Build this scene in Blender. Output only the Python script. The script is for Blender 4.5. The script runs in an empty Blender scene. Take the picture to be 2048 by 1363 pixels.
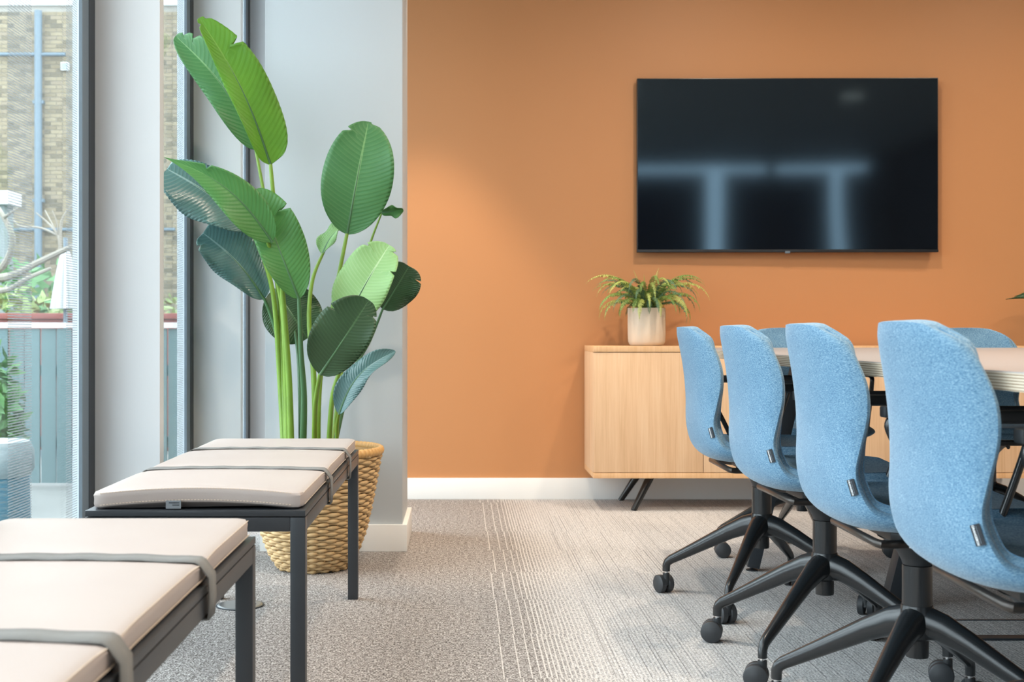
import bpy, bmesh, math, random
from mathutils import Vector, Matrix
random.seed(7)
sc = bpy.context.scene
COL = sc.collection
PI = math.pi

# ------------------------------------------------------------------ camera
F, VX, VY, CH = 2500.0, 920.0, 666.0, 0.80
cam_d = bpy.data.cameras.new('camera')
cam = bpy.data.objects.new('camera', cam_d)
COL.objects.link(cam)
cam.location = (0, 0, CH)
cam.rotation_euler = (PI / 2, 0, 0)
cam_d.sensor_width = 36.0
cam_d.lens = F / 2048 * 36
cam_d.shift_x = (1024 - VX) / 2048
cam_d.shift_y = (VY - 681.5) / 2048
cam_d.clip_start = 0.02
cam_d.clip_end = 200
cam_d.dof.use_dof = True
cam_d.dof.focus_distance = 3.3
cam_d.dof.aperture_fstop = 8.0
sc.camera = cam

# ------------------------------------------------------------------ world, lights, exposure
w = bpy.data.worlds.new('sky')
sc.world = w
w.use_nodes = True
bg = w.node_tree.nodes['Background']
bg.inputs['Color'].default_value = (0.86, 0.93, 1.0, 1)
bg.inputs['Strength'].default_value = 5.8
sc.view_settings.view_transform = 'Standard'
sc.view_settings.look = 'None'
sc.view_settings.gamma = 1.0
sc.view_settings.use_curve_mapping = False
sc.view_settings.exposure = 0.48
sc.cycles.max_bounces = 7
sc.cycles.transparent_max_bounces = 16
sc.cycles.use_denoising = True
sc.cycles.caustics_reflective = False
sc.cycles.caustics_refractive = False
sc.cycles.sample_clamp_indirect = 8.0


def area(name, loc, size, power, col, portal=False, rot=(0, 0, 0), sy=None, spread=180):
    l = bpy.data.lights.new(name, 'AREA')
    l.shape = 'RECTANGLE'
    l.size = size
    l.size_y = sy or size
    l.energy = power
    l.color = col
    l.spread = math.radians(spread)
    if portal:
        l.cycles.is_portal = True
    o = bpy.data.objects.new(name, l)
    COL.objects.link(o)
    o.location = loc
    o.rotation_euler = rot
    return o


WARM = (1.0, 0.84, 0.67)


def spot(loc, power, deg, blend=0.6, rad=0.045, col=WARM):
    l = bpy.data.lights.new('downlight', 'SPOT')
    l.energy = power; l.color = col; l.spot_size = math.radians(deg); l.spot_blend = blend; l.shadow_soft_size = rad
    o = bpy.data.objects.new('downlight', l); COL.objects.link(o); o.location = loc
    return o


spot((-0.20, 5.36, 2.97), 125, 58, 0.40)
spot((0.30, 2.7, 2.97), 80, 165, 1.0)
for (lx, ly, pw) in ((1.30, 4.55, 95), (3.0, 4.75, 60), (1.30, 2.6, 80), (3.0, 3.0, 100), (1.30, 0.9, 100), (4.7, 0.2, 110), (1.6, -1.6, 90), (-0.1, -1.5, 90)):
    spot((lx, ly, 2.97), pw, 165, 1.0)
# daylight comes through the glazed wall: a portal that only guides the sky's light
area('window_portal', (-1.1, 1.4, 1.5), 9.0, 1, (1, 1, 1), portal=True, rot=(0, -PI / 2, 0), sy=3.0)
bpy.data.objects['window_portal'].rotation_euler = (PI / 2, 0, -PI / 2)

# ------------------------------------------------------------------ helpers


def P(px, py, Y):
    return Vector(((px - VX) / F * Y, Y, CH - (py - VY) / F * Y))


def tag(o, label=None, cat=None, group=None, kind=None):
    if label: o['label'] = label
    if cat: o['category'] = cat
    if group: o['group'] = group
    if kind: o['kind'] = kind
    return o


def empty(name, loc=(0, 0, 0), rz=0.0):
    o = bpy.data.objects.new(name, None)
    COL.objects.link(o)
    o.location = loc
    o.rotation_euler = (0, 0, rz)
    o.empty_display_size = 0.05
    return o


class MB:
    """collects geometry for one mesh"""
    def __init__(s):
        s.v = []; s.f = []; s.uv = None

    def box(s, x0, x1, y0, y1, z0, z1):
        b = len(s.v)
        s.v += [(x0, y0, z0), (x1, y0, z0), (x1, y1, z0), (x0, y1, z0), (x0, y0, z1), (x1, y0, z1), (x1, y1, z1), (x0, y1, z1)]
        s.f += [tuple(b + i for i in q) for q in ((0, 3, 2, 1), (4, 5, 6, 7), (0, 1, 5, 4), (1, 2, 6, 5), (2, 3, 7, 6), (3, 0, 4, 7))]
        return s

    def tube(s, pts, rad, n=12, caps=True, flat=1.0, up=None):
        """swept tube; rad number or list; flat squeezes the second axis"""
        pts = [Vector(p) for p in pts]
        m = len(pts)
        if not hasattr(rad, '__len__'): rad = [rad] * m
        b = len(s.v)
        t0 = (pts[1] - pts[0]).normalized()
        ref = Vector(up) if up else (Vector((0, 0, 1)) if abs(t0.z) < 0.9 else Vector((1, 0, 0)))
        u = (ref - t0 * ref.dot(t0)).normalized()
        for i, p in enumerate(pts):
            t = (pts[min(i + 1, m - 1)] - pts[max(i - 1, 0)]).normalized()
            u = (u - t * u.dot(t)).normalized()
            v = t.cross(u)
            for k in range(n):
                a = 2 * PI * k / n
                s.v.append(tuple(p + u * (math.cos(a) * rad[i]) + v * (math.sin(a) * rad[i] * flat)))
        for i in range(m - 1):
            for k in range(n):
                a, c = b + i * n + k, b + i * n + (k + 1) % n
                s.f.append((a, c, c + n, a + n))
        if caps:
            s.f.append(tuple(b + k for k in range(n))[::-1])
            s.f.append(tuple(b + (m - 1) * n + k for k in range(n)))
        return s

    def beam(s, p0, p1, wx, wy, up=(0, 1, 0)):
        """square bar between two points"""
        p0, p1 = Vector(p0), Vector(p1)
        t = (p1 - p0).normalized()
        u = (Vector(up) - t * t.dot(Vector(up))).normalized()
        v = t.cross(u)
        b = len(s.v)
        for p in (p0, p1):
            for (a, c) in ((-1, -1), (1, -1), (1, 1), (-1, 1)):
                s.v.append(tuple(p + v * a * wx / 2 + u * c * wy / 2))
        s.f += [tuple(b + i for i in q) for q in ((0, 3, 2, 1), (4, 5, 6, 7), (0, 1, 5, 4), (1, 2, 6, 5), (2, 3, 7, 6), (3, 0, 4, 7))]
        return s

    def lathe(s, prof, n=32, c=(0, 0, 0), close=False):
        b = len(s.v)
        for (r, z) in prof:
            for k in range(n):
                a = 2 * PI * k / n
                s.v.append((c[0] + r * math.cos(a), c[1] + r * math.sin(a), c[2] + z))
        m = len(prof)
        for i in range(m - 1):
            for k in range(n):
                a, d = b + i * n + k, b + i * n + (k + 1) % n
                s.f.append((a, d, d + n, a + n))
        if prof[0][0] > 1e-5: s.f.append(tuple(b + k for k in range(n))[::-1])
        if prof[-1][0] > 1e-5: s.f.append(tuple(b + (m - 1) * n + k for k in range(n)))
        return s

    def prism(s, poly, z0, z1):
        b = len(s.v); n = len(poly)
        s.v += [(x, y, z0) for x, y in poly] + [(x, y, z1) for x, y in poly]
        s.f.append(tuple(b + i for i in range(n))[::-1])
        s.f.append(tuple(b + n + i for i in range(n)))
        for i in range(n):
            j = (i + 1) % n
            s.f.append((b + i, b + j, b + n + j, b + n + i))
        return s

    def mesh(s, name):
        me = bpy.data.meshes.new(name)
        me.from_pydata(s.v, [], s.f)
        me.update()
        return me

    def build(s, name, mat, parent=None, smooth=False, bevel=0.0, loc=None, seg=2, sub=0, fix=True):
        me = s.mesh(name)
        if fix:
            bm = bmesh.new(); bm.from_mesh(me)
            bmesh.ops.recalc_face_normals(bm, faces=bm.faces)
            if bevel > 0:
                bmesh.ops.bevel(bm, geom=list(bm.edges), offset=bevel, segments=seg, affect='EDGES', profile=0.6)
            bm.to_mesh(me); bm.free()
        return put(name, me, mat, parent, smooth or bevel > 0, loc, sub)


def put(name, me, mat, parent=None, smooth=False, loc=None, sub=0):
    if mat and not me.materials: me.materials.append(mat)
    if smooth:
        for p in me.polygons: p.use_smooth = True
    o = bpy.data.objects.new(name, me)
    COL.objects.link(o)
    if parent: o.parent = parent
    if loc: o.location = loc
    if smooth:
        try:
            me.set_sharp_from_angle(angle=math.radians(40))
        except Exception:
            pass
    if sub:
        md = o.modifiers.new('subdivision', 'SUBSURF'); md.levels = sub; md.render_levels = sub
    return o


def copy_tree(o, parent=None):
    c = o.copy(); COL.objects.link(c); c.parent = parent
    for ch in list(o.children): copy_tree(ch, c)
    return c


def struct(o): o['kind'] = 'structure'; return o


def catmull(pts, n):
    """resample a list of tuples with Catmull-Rom to n samples"""
    m = len(pts); out = []
    for k in range(n):
        t = k / (n - 1) * (m - 1); i = min(int(t), m - 2); f = t - i
        p0, p1, p2, p3 = pts[max(i - 1, 0)], pts[i], pts[i + 1], pts[min(i + 2, m - 1)]
        out.append(tuple(0.5 * ((2 * b) + (-a + c) * f + (2 * a - 5 * b + 4 * c - d) * f * f + (-a + 3 * b - 3 * c + d) * f ** 3) for a, b, c, d in zip(p0, p1, p2, p3)))
    return out

# ------------------------------------------------------------------ materials


def srgb(r, g, b):
    def c(v):
        v /= 255.0
        return v / 12.92 if v <= 0.04045 else ((v + 0.055) / 1.055) ** 2.4
    return (c(r), c(g), c(b), 1)


class N:
    """small node-graph helper"""
    def __init__(s, name):
        s.m = bpy.data.materials.new(name); s.m.use_nodes = True
        s.t = s.m.node_tree; s.b = s.t.nodes['Principled BSDF']; s.out = s.t.nodes['Material Output']

    def n(s, typ, **k):
        x = s.t.nodes.new(typ)
        for a, v in k.items():
            if a in x.inputs.keys(): x.inputs[a].default_value = v
            else: setattr(x, a, v)
        return x

    def l(s, a, b): s.t.links.new(a, b)

    def math(s, op, a, b=None, c=None):
        x = s.t.nodes.new('ShaderNodeMath'); x.operation = op
        for i, v in enumerate((a, b, c)):
            if v is None: continue
            if hasattr(v, 'links') or hasattr(v, 'is_linked'): s.l(v, x.inputs[i])
            else: x.inputs[i].default_value = v
        return x.outputs[0]

    def mix(s, f, a, b):
        x = s.t.nodes.new('ShaderNodeMix'); x.data_type = 'RGBA'
        for sock, v in ((x.inputs[0], f), (x.inputs[6], a), (x.inputs[7], b)):
            if hasattr(v, 'is_linked'): s.l(v, sock)
            else: sock.default_value = v
        return x.outputs[2]

    def coord(s, kind='Object', scale=(1, 1, 1), rot=(0, 0, 0)):
        if kind == 'World':
            o = s.n('ShaderNodeNewGeometry').outputs['Position']
        else:
            o = s.n('ShaderNodeTexCoord').outputs[kind]
        mp = s.n('ShaderNodeMapping'); mp.inputs['Scale'].default_value = scale; mp.inputs['Rotation'].default_value = rot
        s.l(o, mp.inputs['Vector'])
        return mp.outputs[0]

    def noise(s, vec, scale, detail=2.0, rough=0.5):
        x = s.n('ShaderNodeTexNoise'); x.inputs['Scale'].default_value = scale
        x.inputs['Detail'].default_value = detail; x.inputs['Roughness'].default_value = rough
        s.l(vec, x.inputs['Vector'])
        return x.outputs['Fac']

    def ramp(s, f, stops):
        x = s.t.nodes.new('ShaderNodeValToRGB'); s.l(f, x.inputs[0])
        e = x.color_ramp.elements
        while len(e) < len(stops): e.new(0.5)
        for el, (p, c) in zip(e, stops): el.position = p; el.color = c
        return x.outputs[0]

    def bump(s, h, strength, dist=0.001):
        x = s.n('ShaderNodeBump'); x.inputs['Strength'].default_value = strength; x.inputs['Distance'].default_value = dist
        s.l(h, x.inputs['Height']); s.l(x.outputs[0], s.b.inputs['Normal'])

    def base(s, c):
        if hasattr(c, 'is_linked'): s.l(c, s.b.inputs['Base Color'])
        else: s.b.inputs['Base Color'].default_value = c


def plain(name, col, rough=0.5, metal=0.0, var=0.06, scale=8.0, bump=0.0, spec=0.5, coat=0.0):
    k = N(name)
    v = k.coord('Object')
    n = k.noise(v, scale, 3)
    d = tuple(max(0, c * (1 - var)) for c in col[:3]) + (1,)
    u = tuple(min(1, c * (1 + var)) for c in col[:3]) + (1,)
    k.base(k.mix(n, d, u))
    k.b.inputs['Roughness'].default_value = rough
    k.b.inputs['Metallic'].default_value = metal
    k.b.inputs['Specular IOR Level'].default_value = spec
    k.b.inputs['Coat Weight'].default_value = coat
    if bump:
        k.bump(k.noise(v, scale * 20, 2), bump, 0.0005)
    return k.m


M = {}
M['orange'] = plain('orange_paint', srgb(190, 132, 85), 0.5, var=0.015, scale=2, bump=0.05)
M['white_paint'] = plain('pale_grey_paint', srgb(199, 204, 208), 0.55, var=0.012, scale=2, bump=0.04)
M['pier_grey'] = plain('pier_darker_grey', srgb(188, 195, 200), 0.55, var=0.012, scale=2, bump=0.04)  # darker grey than the fins, given to the pier alone
M['skirting'] = plain('white_satin_paint', srgb(236, 236, 234), 0.4, var=0.01, scale=3)
M['ceiling'] = plain('ceiling_paint', srgb(232, 230, 226), 0.8, var=0.01, scale=3)
M['dark_wall'] = plain('charcoal_wall', srgb(46, 46, 50), 0.7, var=0.05, scale=2)
M['frame'] = plain('dark_grey_aluminium', srgb(38, 46, 54), 0.45, var=0.04, scale=6)
M['frame_grey'] = plain('blue_grey_aluminium', srgb(100, 114, 125), 0.45, var=0.03, scale=6)
M['black_metal'] = plain('black_powder_coat', srgb(30, 32, 34), 0.26, var=0.08, scale=40, bump=0.02, spec=0.6)
M['black_plastic'] = plain('black_plastic', srgb(34, 37, 40), 0.45, var=0.08, scale=30)
M['wheel'] = plain('grey_black_wheel_plastic', srgb(48, 50, 53), 0.5, var=0.06, scale=30)
M['bench_metal'] = plain('anthracite_powder_coat', srgb(45, 49, 54), 0.38, var=0.06, scale=40, bump=0.03)
M['chrome'] = plain('chrome', (0.75, 0.75, 0.76, 1), 0.15, 1.0, var=0.02)
M['strap'] = plain('grey_webbing', srgb(116, 117, 116), 0.75, var=0.08, scale=120, bump=0.2)
M['alu'] = plain('brushed_aluminium', srgb(176, 176, 176), 0.32, 0.9, var=0.04, scale=30)
M['text_white'] = plain('white_print', srgb(225, 228, 230), 0.7)
M['soil'] = plain('dark_soil', srgb(60, 48, 38), 0.95, var=0.5, scale=60, bump=0.8)
M['cable'] = plain('grey_cable', srgb(58, 60, 64), 0.5)


def m_leather():
    k = N('cream_leather')
    v = k.coord('Object')
    n = k.noise(v, 6, 3)
    k.base(k.mix(n, srgb(166, 155, 151), srgb(175, 165, 160)))
    k.b.inputs['Roughness'].default_value = 0.5
    vo = k.n('ShaderNodeTexVoronoi'); vo.inputs['Scale'].default_value = 700; k.l(v, vo.inputs['Vector'])
    k.bump(k.math('ADD', k.math('MULTIPLY', k.noise(v, 9, 3), 6.0), vo.outputs['Distance']), 0.10, 0.001)
    return k.m


M['leather'] = m_leather()


def m_fabric():
    k = N('blue_heather_fabric')
    v = k.coord('Object', (60, 60, 190))
    a = k.noise(v, 4.0, 3, 0.65)
    v2 = k.coord('Object', (1, 1, 1))
    b = k.noise(v2, 900, 2)
    c = k.noise(v2, 14, 2)
    f = k.math('ADD', k.math('MULTIPLY', a, 0.75), k.math('ADD', k.math('MULTIPLY', b, 0.35), k.math('MULTIPLY', c, 0.06)))
    col = k.ramp(f, [(0.42, srgb(62, 97, 126)), (0.54, srgb(88, 124, 151)), (0.64, srgb(112, 146, 169)), (0.78, srgb(148, 174, 191))])
    k.base(col)
    k.b.inputs['Roughness'].default_value = 0.9
    k.b.inputs['Specular IOR Level'].default_value = 0.2
    k.b.inputs['Sheen Weight'].default_value = 0.25
    k.b.inputs['Sheen Roughness'].default_value = 0.4
    k.bump(k.math('ADD', b, a), 0.25, 0.0006)
    return k.m


M['fabric'] = m_fabric()


def m_wood(name, c0, c1, c2):
    k = N(name)
    v = k.coord('World', (1.0, 1.0, 0.06))
    n1 = k.noise(v, 26, 4, 0.6)
    v2 = k.coord('World', (1.0, 1.0, 0.025))
    n2 = k.noise(v2, 170, 3, 0.6)
    f = k.math('ADD', k.math('MULTIPLY', n1, 0.6), k.math('MULTIPLY', n2, 0.4))
    k.base(k.ramp(f, [(0.34, c0), (0.5, c1), (0.66, c2)]))
    k.b.inputs['Roughness'].default_value = 0.5
    k.bump(n2, 0.06, 0.0004)
    return k.m


M['oak'] = m_wood('pale_oak_veneer', srgb(208, 168, 128), srgb(222, 184, 146), srgb(230, 196, 160))
M['oak_edge'] = m_wood('oak_edge', srgb(210, 162, 114), srgb(222, 178, 132), srgb(230, 188, 144))


def m_ply():
    k = N('birch_ply_edge')
    p = k.n('ShaderNodeNewGeometry').outputs['Position']
    x = k.n('ShaderNodeSeparateXYZ'); k.l(p, x.inputs[0])
    z = k.math('MULTIPLY', x.outputs[2], 1.0 / 0.0042)
    fr = k.math('FRACT', z)
    st = k.math('GREATER_THAN', fr, 0.62)
    n = k.noise(k.coord('World', (6, 6, 300)), 4, 2)
    k.base(k.mix(k.math('MULTIPLY', st, k.math('ADD', n, 0.35)), srgb(206, 194, 174), srgb(120, 92, 64)))
    k.b.inputs['Roughness'].default_value = 0.55
    return k.m


M['ply'] = m_ply()
M['laminate'] = plain('grey_linoleum_top', srgb(160, 157, 157), 0.32, var=0.015, scale=5)


def m_carpet():
    k = N('carpet')
    p = k.n('ShaderNodeNewGeometry').outputs['Position']
    x = k.n('ShaderNodeSeparateXYZ'); k.l(p, x.inputs[0])
    X, Y = x.outputs[0], x.outputs[1]
    row = k.math('FLOOR', k.math('DIVIDE', k.math('ADD', Y, 10.0), 0.43))
    wn = k.n('ShaderNodeTexWhiteNoise'); wn.noise_dimensions = '1D'; k.l(row, wn.inputs['W'])
    jit = k.math('MULTIPLY', k.math('SUBTRACT', wn.outputs['Value'], 0.5), 0.034)
    pw = k.coord('World')
    wob = k.math('MULTIPLY', k.math('SUBTRACT', k.noise(pw, 90, 1), 0.5), 0.0009)
    XX = k.math('ADD', k.math('ADD', X, jit), wob)
    # loose white yarn lines that thicken into a pinstripe field
    lines = None
    for xl in (0.108, 0.146, 0.174, 0.194):
        d = k.math('LESS_THAN', k.math('ABSOLUTE', k.math('SUBTRACT', XX, xl)), 0.0015)
        lines = d if lines is None else k.math('MAXIMUM', lines, d)
    fr = k.math('FRACT', k.math('DIVIDE', XX, 0.0115))
    per = k.math('LESS_THAN', fr, 0.34)
    reg = k.math('GREATER_THAN', XX, 0.205)
    lines = k.math('MAXIMUM', lines, k.math('MULTIPLY', per, reg))
    # darker pinstripes further right
    fr2 = k.math('FRACT', k.math('DIVIDE', XX, 0.0092))
    dk = k.math('MULTIPLY', k.math('LESS_THAN', fr2, 0.34), k.math('GREATER_THAN', XX, 0.36))
    w2 = k.n('ShaderNodeTexWhiteNoise'); w2.noise_dimensions = '2D'
    cb = k.n('ShaderNodeCombineXYZ'); k.l(k.math('FLOOR', k.math('DIVIDE', XX, 0.0092)), cb.inputs[0]); k.l(row, cb.inputs[1]); k.l(cb.outputs[0], w2.inputs['Vector'])
    dk = k.math('MULTIPLY', dk, k.math('ADD', 0.25, k.math('MULTIPLY', k.math('POWER', w2.outputs['Value'], 3.0), 0.75)))
    # speckled yarn
    s1 = k.noise(pw, 210, 2, 0.6)
    s2 = k.noise(pw, 70, 2)
    sp = k.math('ADD', k.math('MULTIPLY', s1, 0.75), k.math('MULTIPLY', s2, 0.25))
    left = k.ramp(sp, [(0.40, srgb(84, 79, 77)), (0.5, srgb(140, 134, 130)), (0.60, srgb(198, 193, 189))])
    right = k.ramp(sp, [(0.40, srgb(146, 145, 145)), (0.5, srgb(186, 184, 183)), (0.60, srgb(220, 218, 217))])
    mr = k.n('ShaderNodeMapRange'); mr.inputs['From Min'].default_value = 0.2; mr.inputs['From Max'].default_value = 0.42
    k.l(XX, mr.inputs['Value'])
    c = k.mix(mr.outputs[0], left, right)
    c = k.mix(k.math('MULTIPLY', lines, k.math('SUBTRACT', 0.62, k.math('MULTIPLY', mr.outputs[0], 0.36))), c, srgb(222, 216, 210))
    c = k.mix(k.math('MULTIPLY', dk, 0.62), c, srgb(86, 84, 86))
    k.base(c)
    k.b.inputs['Roughness'].default_value = 0.95
    k.b.inputs['Specular IOR Level'].default_value = 0.1
    k.bump(k.math('ADD', k.math('ADD', s1, s2), k.math('MULTIPLY', dk, -0.5)), 0.6, 0.004)
    return k.m


M['carpet'] = m_carpet()


def m_glass(name, tint=(0.93, 0.97, 0.97, 1), rough=0.0):
    k = N(name)
    tr = k.n('ShaderNodeBsdfTransparent'); tr.inputs[0].default_value = tint
    gl = k.n('ShaderNodeBsdfGlossy'); gl.inputs['Roughness'].default_value = rough
    lw = k.n('ShaderNodeLayerWeight'); lw.inputs['Blend'].default_value = 0.5
    fr = k.math('ADD', 0.03, k.math('MULTIPLY', k.math('POWER', lw.outputs['Facing'], 5.0), 0.8))
    mx = k.n('ShaderNodeMixShader')
    k.l(fr, mx.inputs[0]); k.l(tr.outputs[0], mx.inputs[1]); k.l(gl.outputs[0], mx.inputs[2])
    k.l(mx.outputs[0], k.out.inputs[0])
    return k.m


M['glass'] = m_glass('window_glass')


def m_film():
    k = N('striped_window_film')
    p = k.n('ShaderNodeNewGeometry').outputs['Position']
    x = k.n('ShaderNodeSeparateXYZ'); k.l(p, x.inputs[0])
    fr = k.math('FRACT', k.math('DIVIDE', x.outputs[2], 0.0062))
    st = k.math('LESS_THAN', fr, 0.45)
    tr = k.n('ShaderNodeBsdfTransparent')
    df = k.n('ShaderNodeBsdfDiffuse'); df.inputs[0].default_value = srgb(160, 166, 170)
    tl = k.n('ShaderNodeBsdfTranslucent'); tl.inputs[0].default_value = srgb(128, 134, 138)
    m0 = k.n('ShaderNodeMixShader'); m0.inputs[0].default_value = 0.5
    k.l(df.outputs[0], m0.inputs[1]); k.l(tl.outputs[0], m0.inputs[2])
    mx = k.n('ShaderNodeMixShader')
    k.l(k.math('MULTIPLY', st, 0.5), mx.inputs[0]); k.l(tr.outputs[0], mx.inputs[1]); k.l(m0.outputs[0], mx.inputs[2])
    k.l(mx.outputs[0], k.out.inputs[0])
    return k.m


M['film'] = m_film()


def m_screen():
    k = N('television_glass')
    k.base((0.004, 0.005, 0.007, 1))
    k.b.inputs['Roughness'].default_value = 0.075
    k.b.inputs['Specular IOR Level'].default_value = 0.75
    k.b.inputs['Specular Tint'].default_value = (0.55, 0.8, 1.0, 1)
    v = k.coord('Object')
    k.bump(k.noise(v, 1.3, 0), 0.15, 0.02)
    return k.m


M['screen'] = m_screen()
M['tv_body'] = plain('television_bezel', srgb(26, 29, 33), 0.35)


def m_leaf(name, dark, mid, light, rough=0.38, trans=0.18):
    k = N(name)
    uv = k.n('ShaderNodeTexCoord').outputs['UV']
    x = k.n('ShaderNodeSeparateXYZ'); k.l(uv, x.inputs[0])
    au = k.math('ABSOLUTE', k.math('SUBTRACT', k.math('MULTIPLY', x.outputs[0], 2.0), 1.0))
    ph = k.math('SUBTRACT', k.math('MULTIPLY', x.outputs[1], 26.0), k.math('MULTIPLY', au, 2.2))
    vein = k.math('POWER', k.math('ABSOLUTE', k.math('SUBTRACT', k.math('FRACT', ph), 0.5)), 1.0)
    vv = k.math('MULTIPLY', vein, 2.0)
    n = k.noise(k.coord('Object'), 9, 3)
    c = k.mix(n, dark, mid)
    c = k.mix(k.math('MULTIPLY', k.math('POWER', vv, 5.0), 0.22), c, light)
    rib = k.math('LESS_THAN', au, 0.035)
    c = k.mix(k.math('MULTIPLY', rib, 0.65), c, light)
    k.base(c)
    k.b.inputs['Roughness'].default_value = rough
    k.bump(k.math('ADD', vv, k.math('MULTIPLY', n, 0.4)), 0.22, 0.003)
    tl = k.n('ShaderNodeBsdfTranslucent'); k.l(c, tl.inputs[0])
    mx = k.n('ShaderNodeMixShader'); mx.inputs[0].default_value = trans
    k.l(k.b.outputs[0], mx.inputs[1]); k.l(tl.outputs[0], mx.inputs[2]); k.l(mx.outputs[0], k.out.inputs[0])
    return k.m


M['leaf_bright'] = m_leaf('bright_green_leaf', srgb(88, 142, 44), srgb(118, 176, 52), srgb(140, 190, 80), 0.45, 0.35)
M['leaf_green'] = m_leaf('green_leaf', srgb(58, 112, 62), srgb(82, 140, 82), srgb(140, 184, 120), 0.4, 0.2)
M['leaf_mid'] = m_leaf('mid_green_leaf', srgb(62, 118, 58), srgb(84, 142, 70), srgb(120, 168, 92), 0.42, 0.2)
M['leaf_dark'] = m_leaf('dark_green_leaf', srgb(38, 66, 40), srgb(52, 84, 50), srgb(78, 112, 72), 0.4, 0.12)
M['leaf_sky_sheen'] = m_leaf('sky_sheen_leaf', srgb(66, 100, 98), srgb(92, 128, 126), srgb(150, 178, 176), 0.24, 0.1)  # grey-blue sky reflection mixed into the leaf colour
M['leaf_pale'] = m_leaf('pale_green_leaf', srgb(130, 176, 104), srgb(160, 200, 134), srgb(204, 228, 180), 0.42, 0.25)
M['stem'] = plain('leaf_stalk', srgb(116, 150, 56), 0.4, var=0.25, scale=14)
M['stem_dark'] = plain('dark_leaf_stalk', srgb(66, 104, 66), 0.4, var=0.25, scale=14)
M['wicker'] = plain('woven_rattan', srgb(194, 162, 116), 0.6, var=0.28, scale=34, bump=0.3)
M['wicker_in'] = plain('rattan_stake', srgb(168, 132, 84), 0.7, var=0.25, scale=30)
M['rim'] = plain('split_cane_rim', srgb(206, 160, 100), 0.5, var=0.2, scale=40)
M['pot'] = plain('oatmeal_ceramic', srgb(214, 200, 182), 0.7, var=0.05, scale=25, bump=0.25)
M['fern_a'] = plain('fern_green', srgb(122, 154, 78), 0.55, var=0.3, scale=30)
M['fern_b'] = plain('fern_yellow_green', srgb(178, 190, 104), 0.55, var=0.25, scale=30)
M['fern_c'] = plain('fern_blue_green', srgb(88, 122, 90), 0.55, var=0.25, scale=30)

# ------------------------------------------------------------------ room shell
YB, XR, YN, ZC = 6.04, 5.0, -3.2, 3.0
XG, XF = -0.965, -0.7935
struct(MB().box(-1.3, XR, YB, YB + 0.15, 0, ZC).build('wall_back', M['orange']))
struct(MB().box(XR, XR + 0.15, YN, YB + 0.15, 0, ZC).build('wall_right', M['dark_wall']))
struct(MB().box(-1.3, XR + 0.15, YN - 0.15, YB + 0.15, ZC, ZC + 0.15).build('ceiling', M['ceiling']))
fl = struct(MB().box(-1.05, XR, YN, YB, -0.12, -0.006).build('floor', M['carpet']))
T = 0.43
tile_me = MB().box(0.0002, T - 0.0002, 0.0002, T - 0.0002, -0.006, 0.0).mesh('carpet_tile')
tile_me.materials.append(M['carpet'])
y0 = math.floor((YN + 10) / T) * T - 10
j = 0
while y0 + j * T < YB:
    for i in range(15):
        x = -1.05 + i * T
        y = y0 + j * T
        if x > 4.6 or (y < 0.6 and (x < -0.5 or x > 3.0)): continue
        if y + T > YB or y < YN: 
            continue
        o = bpy.data.objects.new('carpet_tile', tile_me); COL.objects.link(o); o.parent = fl; o.location = (x, y, 0)
    j += 1
# last cut row against the back wall
yl = y0 + math.floor((YB - y0) / T) * T
cut_me = MB().box(0.0002, T - 0.0002, 0.0002, YB - yl, -0.006, 0.0).mesh('carpet_tile'); cut_me.materials.append(M['carpet'])
for i in range(14):
    o = bpy.data.objects.new('carpet_tile', cut_me); COL.objects.link(o); o.parent = fl; o.location = (-1.05 + i * T, yl, 0)

struct(MB().box(-1.0, XR, YB - 0.016, YB, 0, 0.102).build('baseboard_back', M['skirting'], bevel=0.002))
# free-standing pier
CX0, CX1, CY0, CY1 = -0.7176, -0.2116, 4.6, 5.03
struct(MB().box(CX0, CX1, CY0, CY1, 0, ZC).build('wall_pier', M['pier_grey'], bevel=0.003))
struct(MB().prism([(CX0 - .017, CY0 - .017), (CX1 + .017, CY0 - .017), (CX1 + .017, CY1 + .017), (CX0 - .017, CY1 + .017)], 0, 0.098).build('baseboard_pier', M['skirting'], bevel=0.002))

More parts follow.
